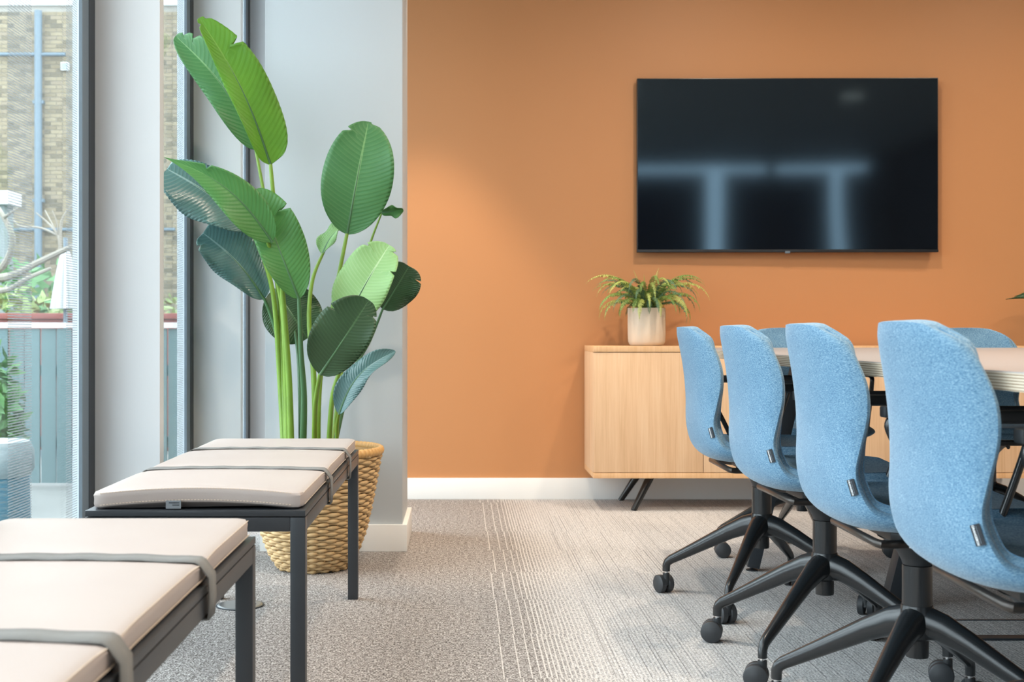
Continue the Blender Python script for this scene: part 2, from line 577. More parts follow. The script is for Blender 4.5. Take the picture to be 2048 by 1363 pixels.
# glazed wall on the window side
fins = [5.75 - 1.2225 * k for k in range(8)]
for k, fy in enumerate(fins):
    struct(MB().box(XG - 0.06, XF, fy, fy + 0.045, 0, ZC).build('wall_fin', M['white_paint'], bevel=0.002))
struct(MB().box(-1.3, XG + 0.02, 5.795, YB, 0, ZC).build('wall_left', M['white_paint']))
for k in range(8):
    y1 = fins[k]; yy0 = fins[k] - 1.2225 + 0.045
    if y1 < -2.0: continue
    wn = struct(empty('window_%d' % (k + 1), (XG, (yy0 + y1) / 2, 0)))
    cy = (yy0 + y1) / 2
    def wb(name, mat, x0, x1, a, b, z0, z1, bev=0.0):
        MB().box(x0 - XG, x1 - XG, a - cy, b - cy, z0, z1).build(name, mat, wn, bevel=bev)
    wb('mullion', M['frame'], XG - 0.012, XG, y1 - 0.052, y1, 0, ZC)
    wb('mullion', M['frame'], XG - 0.012, XG, yy0, yy0 + 0.052, 0, ZC)
    wb('glazing_bead', M['frame_grey'], XG - 0.010, XG - 0.001, y1 - 0.108, y1 - 0.0525, 0.05, ZC - .06)
    wb('glazing_bead', M['frame_grey'], XG - 0.010, XG - 0.001, yy0 + 0.0525, yy0 + 0.108, 0.05, ZC - .06)
    wb('sill_rail', M['frame'], XG - 0.012, XG, yy0 + .0525, y1 - .0525, 0, 0.048)
    wb('head_rail', M['frame'], XG - 0.012, XG, yy0 + .0525, y1 - .0525, ZC - 0.058, ZC)
    wb('pane', M['glass'], XG - 0.0205, XG - 0.0145, yy0 + 0.05, y1 - 0.05, 0.04, ZC - 0.05)
    wb('film', M['film'], XG - 0.0137, XG - 0.0133, y1 - 0.20, y1 - 0.11, 0.05, ZC - 0.06)
    wb('film', M['film'], XG - 0.0137, XG - 0.0133, y1 - 0.60, y1 - 0.45, 0.05, ZC - 0.06)

# rear wall with blinds half shut (seen only as a reflection in the screen)
struct(MB().box(-1.3, 0.8, YN - 0.15, YN, 0, ZC).build('wall_rear', M['white_paint']))
struct(MB().box(4.75, XR + .15, YN - 0.15, YN, 0, ZC).build('wall_rear', M['dark_wall']))
wr = struct(empty('window_9', (2.8, YN - 0.07, 0)))
kb = N('navy_blind')
tb_ = kb.n('ShaderNodeBsdfTranslucent'); tb_.inputs[0].default_value = (0.015, 0.06, 0.11, 1)
mb_ = kb.n('ShaderNodeMixShader'); mb_.inputs[0].default_value = 0.6
kb.base(srgb(30, 52, 68)); kb.l(kb.b.outputs[0], mb_.inputs[1]); kb.l(tb_.outputs[0], mb_.inputs[2]); kb.l(mb_.outputs[0], kb.out.inputs[0])
M['blind'] = kb.m
for (a, b) in ((0.8, 2.78), (2.98, 4.30), (4.45, 4.75)):
    MB().box(a - 2.8, b - 2.8, -0.02, 0.02, 0.0, 2.78).build('blind', M['blind'], wr)
MB().box(-2.0, 1.95, -0.06, -0.03, 2.88, ZC).build('head_rail', M['frame'], wr)
MB().box(0.72, 0.80, -0.06, 0.03, 0.0, ZC).build('mullion', M['frame'], wr)
MB().box(-2.0, 1.95, -0.06, -0.055, 0, 2.88).build('pane', M['glass'], wr)

# ------------------------------------------------------------------ outside
M['ground_out'] = plain('grey_paving', srgb(118, 120, 118), 0.9, var=0.15, scale=3)
struct(MB().box(-40, 20, -20, 45, -0.3, -0.2).build('ground', M['ground_out']))
M['mortar'] = plain('pale_mortar', srgb(142, 139, 132), 0.9)


def m_brick():
    k = N('yellow_stock_brick')
    r = k.n('ShaderNodeNewGeometry').outputs['Random Per Island']
    oi = k.n('ShaderNodeObjectInfo').outputs['Random']
    f = k.math('FRACT', k.math('ADD', r, oi))
    c = k.ramp(f, [(0.0, srgb(90, 84, 70)), (0.35, srgb(128, 116, 94)), (0.7, srgb(144, 132, 108)), (1.0, srgb(132, 120, 102))])
    k.base(k.mix(k.math('MULTIPLY', k.noise(k.coord('World'), 12, 2), 0.4), c, srgb(92, 86, 74)))
    k.b.inputs['Roughness'].default_value = 0.9
    return k.m


M['brick'] = m_brick()
bw = struct(empty('wall_outside', (-6, 23, -0.2)))
MB().box(-9, 10, 0.012, 0.3, 0, 7.02).build('mortar_bed', M['mortar'], bw)
bme = MB().box(-0.1075, 0.1075, 0.0, 0.02, 0, 0.065).mesh('brick'); bme.materials.append(M['brick'])
hme = MB().box(-0.051, 0.051, 0.0, 0.02, 0, 0.065).mesh('brick'); hme.materials.append(M['brick'])
rest = MB(); nb = 0
for r in range(92):
    z = 0.02 + r * 0.075
    x = -9 + (0.16 if r % 2 else 0.05); h = r % 2
    while x < 9.8:
        L = 0.1125 if not h else 0.056
        wx = -6 + x + L
        vis = -8.35 < wx < -7.05 and 36 < r < 92 and nb < 298
        if vis:
            o = bpy.data.objects.new('brick', hme if h else bme); COL.objects.link(o); o.parent = bw; o.location = (x + L, 0, z); nb += 1
        else:
            e = L - 0.005
            rest.box(x + L - e, x + L + e, 0, 0.02, z, z + 0.065)
        x += 2 * L; h = 1 - h
o = rest.build('brickwork', M['brick'], bw, fix=False); o['kind'] = 'stuff'
M['coping'] = plain('pale_coping_stone', srgb(206, 208, 206), 0.8)
MB().box(-9, 10, -0.05, 0.35, 7.02, 7.12).build('coping', M['coping'], bw, bevel=0.01)
# fittings on the outside wall
M['pipe'] = plain('blue_grey_pipe', srgb(86, 104, 116), 0.5)
M['vent'] = plain('white_vent', srgb(196, 199, 200), 0.5)
dp = empty('downpipe', (-7.72, 22.88, -0.2)); tag(dp, 'blue-grey drainpipe running up the brick wall outside', 'pipe')
MB().tube([(0, 0, 0), (0, 0, 6.9)], 0.07, 14).build('pipe', M['pipe'], dp, smooth=True)
MB().tube([(-1.1, 0, 6.1), (0.5, 0, 6.1)], 0.035, 10).build('branch_pipe', M['pipe'], dp, smooth=True)
MB().tube([(-1.1, 0.03, 2.9), (2.5, 0.03, 2.9)], 0.03, 10).build('branch_pipe', M['pipe'], dp, smooth=True)
for z in (1.5, 3.4, 5.2): MB().box(-0.1, 0.1, -0.02, 0.08, z, z + 0.06).build('bracket', M['pipe'], dp)
vb = empty('vent_cover', (-7.25, 22.98, 5.62)); tag(vb, 'small white square vent on the brick wall outside', 'vent')
MB().box(-0.075, 0.075, -0.06, 0.0, 0, 0.15).build('cover', M['vent'], vb, bevel=0.01)
for i in range(4): MB().box(-0.06, 0.06, -0.066, -0.058, 0.02 + i * .03, 0.035 + i * .03).build('louvre', M['pipe'], vb)
shd = empty('outbuilding', (-7.25, 18.5, -0.2)); tag(shd, 'low outbuilding with a white roof edge outside the window', 'building')
MB().box(-1.8, 0.5, 0, 0.4, 0, 2.9).build('wall', plain('grey_render', srgb(120, 128, 128), 0.9), shd)
MB().box(-2.0, 0.62, -0.1, 0.42, 2.9, 3.1).build('roof_edge', M['vent'], shd, bevel=0.02)
MB().box(-1.2, 0.4, -0.03, 0.02, 1.2, 2.6).build('window', plain('dark_glass', srgb(60, 74, 78), 0.2), shd)

# fence
M['fence'] = plain('teal_grey_fence_paint', srgb(84, 110, 114), 0.7, var=0.06)
fe = empty('slat_fence', (-3.2, 8.2, -0.2)); tag(fe, 'teal-grey slatted fence outside the tall window', 'fence')
sme = MB().box(-0.047, 0.047, -0.011, 0.011, 0.02, 1.03).mesh('slat'); sme.materials.append(M['fence'])
for i in range(44):
    o = bpy.data.objects.new('slat', sme); COL.objects.link(o); o.parent = fe; o.location = (-2.2 + i * 0.104, -0.006 * (i % 2), 0)
for z in (0.25, 0.72): MB().box(-2.25, 2.4, 0.02, 0.05, z, z + 0.07).build('rail', M['fence'], fe)
MB().box(-2.25, 2.4, -0.03, 0.04, 1.035, 1.07).build('cap_rail', M['vent'], fe)
# red planter behind it
pl = empty('brick_planter', (-4.2, 10.6, -0.2)); tag(pl, 'long red planter behind the fence with trailing plants', 'planter')
M['red'] = plain('red_terracotta', srgb(132, 70, 64), 0.8, var=0.2, scale=4)
MB().box(-2.5, 2.6, 0, 0.5, 0, 1.12).build('trough', M['red'], pl, bevel=0.02)
MB().box(-2.52, 2.62, -0.03, 0.53, 1.12, 1.17).build('lip', M['red'], pl, bevel=0.01)
M['bush'] = plain('outdoor_leaf', srgb(72, 116, 68), 0.6, var=0.35, scale=3)
M['bush2'] = plain('outdoor_pale_leaf', srgb(122, 142, 84), 0.6, var=0.3, scale=3)


def leaves_blob(n, rx, ry, rz, size):
    m = MB()
    for _ in range(n):
        while True:
            p = Vector((random.uniform(-1, 1), random.uniform(-1, 1), random.uniform(-1, 1)))
            if 0.25 < p.length < 1: break
        c = Vector((p.x * rx, p.y * ry, p.z * rz))
        a = Vector((random.gauss(0, 1), random.gauss(0, 1), random.gauss(0, 1))).normalized()
        b = a.cross(Vector((random.gauss(0, 1), random.gauss(0, 1), random.gauss(0, 1)))).normalized()
        s = size * random.uniform(0.6, 1.3)
        i = len(m.v)
        m.v += [tuple(c - a * s), tuple(c + b * s * .4 + a * s * .1), tuple(c + a * s), tuple(c - b * s * .4 + a * s * .1)]
        m.f += [(i, i + 1, i + 2, i + 3)]
    return m


pf = leaves_blob(700, 2.4, 0.22, 0.16, 0.06).build('foliage', M['bush2'], pl, loc=(0.05, 0.25, 1.24), fix=False); pf['kind'] = 'stuff'
hb = empty('outdoor_shrub', (-2.75, 7.0, -0.2)); tag(hb, 'green shrub outside at the window edge, in front of the fence', 'shrub')
sf = leaves_blob(800, 0.3, 0.3, 0.48, 0.06).build('foliage', M['bush'], hb, loc=(0, 0, 0.55), fix=False); sf['kind'] = 'stuff'
MB().tube([(0, 0, 0), (0.02, 0, 0.4)], 0.02, 8).build('stem', plain('bark', srgb(120, 108, 92), 0.9), hb)
hb2 = empty('outdoor_hedge', (-5.6, 14.5, -0.2)); tag(hb2, 'pale green hedge behind the bare tree outside', 'hedge')
sf = leaves_blob(1800, 2.4, 0.5, 0.9, 0.1).build('foliage', M['bush'], hb2, loc=(0, 0, 1.0), fix=False); sf['kind'] = 'stuff'
for s_ in (-1.2, 0.0, 1.2): MB().tube([(s_, 0, 0), (s_ + .05, 0, 0.9)], 0.03, 8).build('stem', M['soil'], hb2)
# bare tree with pale branches
bt = empty('bare_tree', (-4.0, 10.0, -0.2)); tag(bt, 'leafless tree with pale twisted branches outside', 'tree')
M['bark'] = plain('pale_bark', srgb(132, 126, 116), 0.85, var=0.2, scale=12)


def wpath(o, pts): return [Vector(p) - o.location for p in pts]


def br(pts, r0, r1):
    q = catmull([tuple(p) for p in pts], 14)
    MB().tube(wpath(bt, q), [0.7 * (r0 + (r1 - r0) * i / 13) for i in range(14)], 8).build('branch', M['bark'], bt, smooth=True)


br([Vector((-4.0, 10.0, -0.2)), P(-90, 760, 10), P(-70, 640, 10), P(-50, 560, 9.9)], 0.09, 0.07)
br([P(-50, 560, 9.9), P(20, 552, 9.7), P(75, 525, 9.6), P(145, 492, 9.4)], 0.055, 0.028)
br([P(-50, 575, 9.9), P(10, 580, 9.6), P(55, 556, 9.5), P(102, 536, 9.5)], 0.04, 0.018)
br([P(-30, 556, 9.9), P(8, 530, 9.8), P(26, 480, 9.7), P(8, 435, 9.7), P(-15, 400, 9.8)], 0.045, 0.022)
br([P(8, 435, 9.7), P(22, 425, 9.6), P(36, 415, 9.6)], 0.02, 0.008)
br([P(120, 505, 9.5), P(116, 470, 9.5), P(95, 445, 9.6), P(72, 425, 9.6)], 0.018, 0.007)
br([P(120, 500, 9.5), P(122, 450, 9.5), P(130, 428, 9.5), P(146, 408, 9.5)], 0.02, 0.008)
br([P(118, 480, 9.5), P(108, 455, 9.5), P(90, 420, 9.6)], 0.012, 0.005)
br([P(116, 470, 9.5), P(80, 455, 9.6), P(40, 452, 9.6), P(25, 436, 9.7)], 0.014, 0.006)
br([P(118, 470, 9.5), P(112, 440, 9.5), P(104, 420, 9.5)], 0.01, 0.004)
# folded parasol
pr = empty('folded_parasol', (P(131, 600, 10.2).x, 10.2, -0.2)); tag(pr, 'folded white parasol outside behind the bare tree', 'parasol')
m = MB(); n = 40
rows = [(1.20, 0.10), (1.3, 0.088), (1.5, 0.06), (1.64, 0.035), (1.7, 0.012)]
for (z, r) in rows:
    for k in range(n):
        a = 2 * PI * k / n; rr = r * (1 + 0.28 * math.cos(10 * a))
        m.v.append((rr * math.cos(a), rr * math.sin(a), z))
for i in range(len(rows) - 1):
    for k in range(n): m.f.append((i * n + k, i * n + (k + 1) % n, (i + 1) * n + (k + 1) % n, (i + 1) * n + k))
m.build('canopy', M['vent'], pr, smooth=True)
MB().tube([(0, 0, 0), (0, 0, 1.78)], 0.018, 10).build('pole', M['frame_grey'], pr, smooth=True)
MB().lathe([(0.2, 0), (0.2, 0.05), (0.04, 0.07)], 24).build('base', M['frame_grey'], pr)
# round stool added outside to stand for a pouf mirrored in the glass
st = empty('reflected_stool', (-1.93, 5.1, -0.2)); tag(st, 'round teal stool added outside as the reflection in the tall window', 'stool')
MB().lathe([(0.0, 0.0), (0.16, 0.0), (0.175, 0.05), (0.165, 0.42), (0.0, 0.42)], 32).build('drum', plain('teal_fabric', srgb(74, 128, 150), 0.8), st, smooth=True)
MB().lathe([(0.0, 0.42), (0.17, 0.42), (0.186, 0.45), (0.184, 0.52), (0.165, 0.56), (0.0, 0.57)], 32).build('cushion_top', plain('pale_cushion', srgb(150, 164, 168), 0.8), st, smooth=True)

# ------------------------------------------------------------------ benches with strapped cushions


def bench(label, clabel, x1, y0, y1, wd, straps, arch):
    L = y1 - y0
    b = empty('bench', (x1 - wd / 2, (y0 + y1) / 2, 0)); tag(b, label, 'bench', 'anthracite benches by the window')
    hw, hl = wd / 2, L / 2
    MB().box(-hw, hw, -hl, hl, 0.4365, 0.4485).build('top_panel', M['bench_metal'], b, bevel=0.0012)
    lg = 0.03
    for sx in (-1, 1):
        for sy in (-1, 1):
            MB().box(min(sx * hw, sx * (hw - lg)), max(sx * hw, sx * (hw - lg)), min(sy * hl, sy * (hl - lg)), max(sy * hl, sy * (hl - lg)), 0.0, 0.4345).build('leg', M['bench_metal'], b, bevel=0.0012)
    for sx in (-1, 1):
        x = sx * (hw - lg / 2)
        MB().box(x - lg / 2, x + lg / 2, -hl + lg + .0004, hl - lg - .0004, 0.4065, 0.4345).build('side_rail', M['bench_metal'], b, bevel=0.001)
    for sy in (-1, 1):
        y = sy * (hl - lg / 2)
        MB().box(-hw + lg + .0004, hw - lg - .0004, y - lg / 2, y + lg / 2, 0.4065, 0.4345).build('end_rail', M['bench_metal'], b, bevel=0.001)
    # cushion
    c = empty('bench_cushion', (x1 - wd / 2, (y0 + y1) / 2, 0.4485)); tag(c, clabel, 'cushion', 'strapped bench cushions')
    cw, cl, T0 = hw - 0.006, hl - 0.012, 0.034
    NX, NY = 20, 44
    # cushion sits bowed: its near end lifts in the middle, straps pinch it
    def lift(u, v):
        e = max(0.0, (-v - 0.80) / 0.20)
        return arch * e * e * max(0.0, (1 - (u * 1.1) ** 2)) + 0.0008
    def top(u, v):
        z = T0 + 0.004 * (1 - abs(u) ** 3) * (1 - abs(v) ** 6)
        for s_ in straps:
            d = (v * cl - (s_ - (y0 + y1) / 2)) / 0.055
            z -= 0.0042 * math.exp(-d * d)
        return z + lift(u, v)
    m = MB()
    rings = []
    def ring(fn, inset):
        idx = []
        pts = []
        for i in range(NX): pts.append((-1 + 2 * i / NX, -1))
        for i in range(NY): pts.append((1, -1 + 2 * i / NY))
        for i in range(NX): pts.append((1 - 2 * i / NX, 1))
        for i in range(NY): pts.append((-1, 1 - 2 * i / NY))
        for (u, v) in pts:
            # rounded plan corners
            x, y = u * cw, v * cl
            rc = 0.018
            ax, ay = abs(x) - (cw - rc), abs(y) - (cl - rc)
            if ax > 0 and ay > 0:
                d = math.hypot(ax, ay)
                k = rc / d if d > rc else 1
                x = math.copysign(cw - rc + ax * k, x); y = math.copysign(cl - rc + ay * k, y)
            x -= math.copysign(inset, x) if abs(u) > .999 else 0
            y -= math.copysign(inset, y) if abs(v) > .999 else 0
            idx.append(len(m.v)); m.v.append((x, y, fn(u, v)))
        return idx
    sideb = lambda z: (lambda u, v: z * top(u, v) / T0 + lift(u, v) * (1 - z / T0))
    prof = [(lambda u, v: lift(u, v), 0.008), (lambda u, v: lift(u, v) + 0.004, 0.0025), (lambda u, v: lift(u, v) + T0 * 0.30, -0.001), (lambda u, v: lift(u, v) + T0 * 0.6, -0.0015), (lambda u, v: top(u, v) - 0.007, 0.0005), (lambda u, v: top(u, v) - 0.0025, 0.003), (lambda u, v: top(u, v) - 0.0012, 0.0065), (lambda u, v: top(u, v), 0.012)]
    for fn, ins in prof: rings.append(ring(fn, ins))
    for a, bq in zip(rings, rings[1:]):
        nn = len(a)
        for k in range(nn): m.f.append((a[k], a[(k + 1) % nn], bq[(k + 1) % nn], bq[k]))
    # top surface grid
    g = {}
    R = rings[-1]
    per = {}
    for i in range(NX): per[(i, 0)] = R[i]
    for i in range(NY): per[(NX, i)] = R[NX + i]
    for i in range(NX): per[(NX - i, NY)] = R[NX + NY + i]
    for i in range(NY): per[(0, NY - i)] = R[2 * NX + NY + i]
    for i in range(NX + 1):
        for jj in range(NY + 1):
            if (i, jj) in per: g[i, jj] = per[i, jj]
            else:
                u, v = -1 + 2 * i / NX, -1 + 2 * jj / NY
                g[i, jj] = len(m.v); m.v.append((u * (cw - .012), v * (cl - .012), top(u, v)))
    for i in range(NX):
        for jj in range(NY): m.f.append((g[i, jj], g[i + 1, jj], g[i + 1, jj + 1], g[i, jj + 1]))
    B = rings[0]
    m.f.append(tuple(B)[::-1])
    m.build('pad', M['leather'], c, smooth=True)
    # stitching around the top and bottom seams (too small to pick apart)
    for (fr_, off, zo) in ((0.24, 0.0012, 0.0), (0.93, -0.0012, -0.0004)):
        sm = MB()
        def seam(x, y, u, v):
            zz = lift(u, v) + fr_ * (top(u, v) - lift(u, v)) + zo
            return Vector((x, y, zz))
        step = 0.0065
        nx_ = int(2 * (cw - .02) / step)
        for i in range(nx_):
            x = -cw + .02 + i * step
            for sy in (-1,):
                p = seam(x, sy * (cl + off), x / cw, sy); q = seam(x + step * .6, sy * (cl + off), x / cw, sy)
                sm.box(p.x, q.x, p.y - .0006, p.y + .0006, p.z - .0007, p.z + .0007)
        ny_ = int(2 * (cl - .02) / step)
        for i in range(ny_):
            y = -cl + .02 + i * step
            p = seam(cw + off, y, 1, y / cl)
            sm.box(p.x - .0006, p.x + .0006, y, y + step * .6, p.z - .0007, p.z + .0007)
        o = sm.build('stitching', M['thread'], c, fix=False); o['kind'] = 'stuff'
    # straps wrap over the pad and down under the bench rail
    for s_ in straps:
        ys = s_ - (y0 + y1) / 2
        v = ys / cl
        pr_ = []
        K = 26
        zt = lambda u: top(u, v) + 0.0016
        pr_.append((-hw - .004, -0.046)); pr_.append((-hw - .006, -0.02)); pr_.append((-hw - .005, 0.012)); pr_.append((-cw + .002, 0.030))
        for i in range(K + 1):
            u = -0.965 + 1.93 * i / K
            pr_.append((u * cw, zt(u) + 0.0006 * math.sin(i * 1.3)))
        pr_.append((cw - .002, 0.030)); pr_.append((hw + .005, 0.012)); pr_.append((hw + .006, -0.02)); pr_.append((hw + .004, -0.046)); 
        m2 = MB(); w2 = 0.0225
        th = 0.0022
        for (x, z) in pr_:
            sw = 0.003 * math.sin(x * 14 + s_)
            for (dy, dz) in ((-w2, 0), (w2, 0)):
                m2.v.append((x, ys + dy + sw, z))
        nP = len(pr_)
        for i in range(nP - 1): m2.f.append((i * 2, i * 2 + 1, i * 2 + 3, i * 2 + 2))
        o = m2.build('strap', M['strap'], c, smooth=True)
        sd = o.modifiers.new('thickness', 'SOLIDIFY'); sd.thickness = th; sd.offset = 1
        # tail under the rail
        MB().box(-hw - .003, hw + .003, ys - w2, ys + w2, -0.0475, -0.0455).build('strap_underside', M['strap'], c)
    return b, c


M['thread'] = plain('cream_thread', srgb(206, 190, 172), 0.8)
b2, c2 = bench('anthracite metal bench standing beside the basket plant', 'cream leather cushion with two straps on the far bench, arched front edge', -0.307, 2.48, 3.785, 0.437, (2.93, 3.43), 0.011)
b1, c1 = bench('anthracite metal bench in the front corner, closest to camera', 'cream leather cushion with two straps on the front bench', -0.354, 0.865, 2.165, 0.437, (1.305, 1.757), 0.006)
# care label on the far cushion
cl_ = MB().box(-0.015, 0.015, -0.0012, 0.0, -0.008, 0.008).build('care_label', plain('clear_label', srgb(126, 132, 138), 0.3), c2, loc=(-0.045, -0.6435, 0.0108))
cl_['label'] = 'small clear printed label'
for (x0, x1, z) in ((-0.009, 0.012, 0.0035), (-0.002, 0.012, -0.001)): MB().box(x0, x1, -0.0016, -0.0012, z - .0009, z + .0009).build('print', M['frame'], cl_)

# floor grommet under the benches
gy = 2000 / (1210 - 666.0)
fg = empty('floor_socket', ((480 - VX) / F * gy, gy, 0.0)); tag(fg, 'flat round metal floor socket lid under the benches', 'floor socket')
MB().lathe([(0.0, 0.0), (0.066, 0.0), (0.066, 0.003), (0.06, 0.0045), (0.0, 0.0045)], 40).build('lid', M['alu'], fg)
MB().lathe([(0.066, 0.0), (0.07, 0.0), (0.07, 0.002), (0.066, 0.002)], 40).build('ring', M['frame'], fg)
MB().lathe([(0.0, 0.0045), (0.003, 0.0045), (0.003, 0.0055), (0.0, 0.0055)], 12, c=(0.045, 0, 0)).build('screw', M['frame'], fg)

# ------------------------------------------------------------------ basket
BC = Vector((-0.50, 4.27, 0))
bk = empty('woven_basket', BC); tag(bk, 'large woven rattan basket holding the tall leafy plant', 'basket')
bp = [(0.112, 0.0), (0.133, 0.025), (0.152, 0.06), (0.178, 0.13), (0.198, 0.22), (0.213, 0.30), (0.226, 0.37), (0.231, 0.395)]


def brad(z):
    for (r0, z0), (r1, z1) in zip(bp, bp[1:]):
        if z <= z1: return r0 + (r1 - r0) * (z - z0) / (z1 - z0)
    return bp[-1][0]


MB().lathe([(0.0, 0.004)] + [(r - 0.008, z + 0.004) for r, z in bp] + [(0.218, 0.395), (0.205, 0.33), (0.19, 0.2), (0.0, 0.19)], 48).build('lining', M['wicker_in'], bk, smooth=True)
NS = 34
rows_n = 36
for i in range(rows_n):
    z = 0.008 + i * (0.392 - 0.008) / (rows_n - 1)
    R = brad(z) - 0.001
    m = MB(); pts = []
    n = NS * 6
    ph = PI * (i % 2)
    rr = []
    b0 = 0
    nseg = 5
    for k in range(n):
        a = 2 * PI * k / n
        wv = math.cos(NS / 2 * a + ph)
        r = R + 0.0042 * wv
        hz = 0.0062 * (0.80 + 0.30 * max(0, wv)) * (1 + 0.10 * math.sin(a * 7 + i * 3))
        zz = z + 0.0012 * math.sin(a * 5 + i * 1.7)
        for (dr, dz) in ((-0.003, 0), (-.001, -hz), (0.0032, -hz * .55), (0.0042, 0), (0.0032, hz * .55), (-.001, hz)):
            m.v.append(((r + dr) * math.cos(a), (r + dr) * math.sin(a), zz + dz))
    q = 6
    for k in range(n):
        for e in range(q):
            m.f.append((k * q + e, k * q + (e + 1) % q, ((k + 1) % n) * q + (e + 1) % q, ((k + 1) % n) * q + e))
    m.build('woven_strand', M['wicker'], bk, smooth=True, fix=False)
for k in range(NS):
    a = 2 * PI * (k + 0.5) / NS
    pts = [((r - 0.003) * math.cos(a), (r - 0.003) * math.sin(a), z) for r, z in catmull(bp, 14)]
    MB().tube(pts, 0.003, 6).build('stake', M['wicker_in'], bk, smooth=True)
rimm = MB(); n = 64
for k in range(n):
    a = 2 * PI * k / n
    for e in range(10):
        t = 2 * PI * e / 10
        r = 0.230 + 0.0095 * math.cos(t)
        rimm.v.append((r * math.cos(a), r * math.sin(a), 0.402 + 0.013 * math.sin(t)))
for k in range(n):
    for e in range(10): rimm.f.append((k * 10 + e, k * 10 + (e + 1) % 10, ((k + 1) % n) * 10 + (e + 1) % 10, ((k + 1) % n) * 10 + e))
rm = rimm.build('rim', M['rim'], bk, smooth=True, fix=False)
wr_ = MB(); 
for k in range(8):
    t = 2 * PI * k / 8
    for s_ in (-0.0088, -0.006, 0.006, 0.0088):
        ex = 0.0 if abs(s_) > .007 else 0.0018
        wr_.v.append((0.230 + (0.0095 + ex) * math.cos(t), s_, 0.402 + (0.013 + ex) * math.sin(t)))
for k in range(8):
    for e in range(3):
        wr_.f.append((k * 4 + e, k * 4 + e + 1, ((k + 1) % 8) * 4 + e + 1, ((k + 1) % 8) * 4 + e))
wme = wr_.mesh('cane_wrap'); wme.materials.append(M['rim'])
for p_ in wme.polygons: p_.use_smooth = True
for k in range(72):
    o = bpy.data.objects.new('cane_wrap', wme); COL.objects.link(o); o.parent = rm; o.rotation_euler = (0, 0, 2 * PI * k / 72)

# ------------------------------------------------------------------ tall plant
plant = empty('bird_of_paradise_plant', BC + Vector((0, 0, 0.2))); tag(plant, 'tall plant with large paddle leaves standing in the woven basket', 'plant')
MB().lathe([(0.0, 0.0), (0.12, 0.0), (0.15, 0.13), (0.145, 0.13), (0.0, 0.128)], 32).build('nursery_pot', M['black_plastic'], plant)
MB().lathe([(0.0, 0.128), (0.1, 0.13), (0.143, 0.128), (0.143, 0.135), (0.08, 0.142), (0.0, 0.145)], 32).build('soil', M['soil'], plant)
PO = plant.location.copy()


def leaf(base, tip, W, nrm, mat, bend=0.0, fold=0.25, side=0.0, notch=(), curl=0.0, wl=1.0, wr=1.0, ea=0.55, eb=0.55, rp=0.0019, sway=0.0, stemmat='stem_dark', parent=None, po=None):
    """base, tip world points; W half width; nrm approximate surface normal; bend arches along the normal; fold lifts both halves"""
    parent = parent or plant
    po = PO if po is None else po
    base, tip, nrm = Vector(base), Vector(tip), Vector(nrm).normalized()
    ax = tip - base; Ln = ax.length; t0 = ax.normalized()
    nrm = (nrm - t0 * nrm.dot(t0)).normalized()
    sd = t0.cross(nrm)
    NT, NU = 96, 16
    m = MB(); uv = []
    spine = []
    for i in range(NT + 1):
        t = i / NT
        c = base + ax * t + nrm * (bend * Ln * math.sin(PI * t)) + sd * (sway * Ln * math.sin(PI * t))
        spine.append(c)
    for i in range(NT + 1):
        t = i / NT
        tg = (spine[min(i + 1, NT)] - spine[max(i - 1, 0)]).normalized()
        n2 = (nrm - tg * nrm.dot(tg)).normalized()
        s2 = tg.cross(n2)
        pk = ea / (ea + eb)
        f = (t ** ea * (1 - t) ** eb) / (pk ** ea * (1 - pk) ** eb)
        for kk in range(NU + 1):
            u = -1 + 2 * kk / NU
            wv = W * f * (wl if u < 0 else wr)
            for (nt, ns, dep) in notch:
                if (u > 0) == (ns > 0):
                    d = abs(t - nt)
                    if d < 0.022: wv *= 1 - dep * (1 - d / 0.022)
            x = u * wv
            au = abs(u)
            rip = rp * math.sin(2 * PI * (t * 26 - au * 2.2)) * au * f
            h = fold * abs(x) - curl * x * x / max(W, 1e-4) + side * x + rip + 0.012 * math.sin(t * 9 + (2 if u > 0 else 0)) * au ** 3 * f
            tt = -0.06 * Ln * au ** 2 * f
            p = spine[i] + s2 * x + n2 * h - tg * tt - po
            m.v.append(tuple(p)); uv.append((kk / NU, t))
    for i in range(NT):
        for kk in range(NU):
            a = i * (NU + 1) + kk
            m.f.append((a, a + 1, a + NU + 2, a + NU + 1))
    me = m.mesh('leaf')
    ul = me.uv_layers.new(name='UVMap')
    for lp in me.loops: ul.data[lp.index].uv = uv[lp.vertex_index]
    o = put('leaf', me, M[mat], parent, True)
    sdm = o.modifiers.new('thickness', 'SOLIDIFY'); sdm.thickness = 0.0012; sdm.offset = 0
    rib = MB().tube([p - po - nrm * 0.0006 for p in spine[::5][:17]], [0.0052 * (1 - 0.055 * i) for i in range(17)], 8)
    rib.build('midrib', M[stemmat], o, smooth=True)
    return o


def stalk(pts, r0, r1, mat='stem', parent=None, po=None):
    q = catmull([tuple(Vector(p)) for p in pts], 22)
    MB().tube([Vector(p) - (PO if po is None else po) for p in q], [r0 + (r1 - r0) * i / 21 for i in range(22)], 10).build('stalk', M[mat], parent or plant, smooth=True)


CAMN = Vector((0.12, -1, 0.05))
S0 = P(576, 880, 4.27); S0.z = 0.33
S1 = P(604, 880, 4.27); S1.z = 0.33
S2 = P(632, 880, 4.27); S2.z = 0.33
S3 = P(655, 880, 4.25); S3.z = 0.33
S4 = P(674, 880, 4.25); S4.z = 0.33
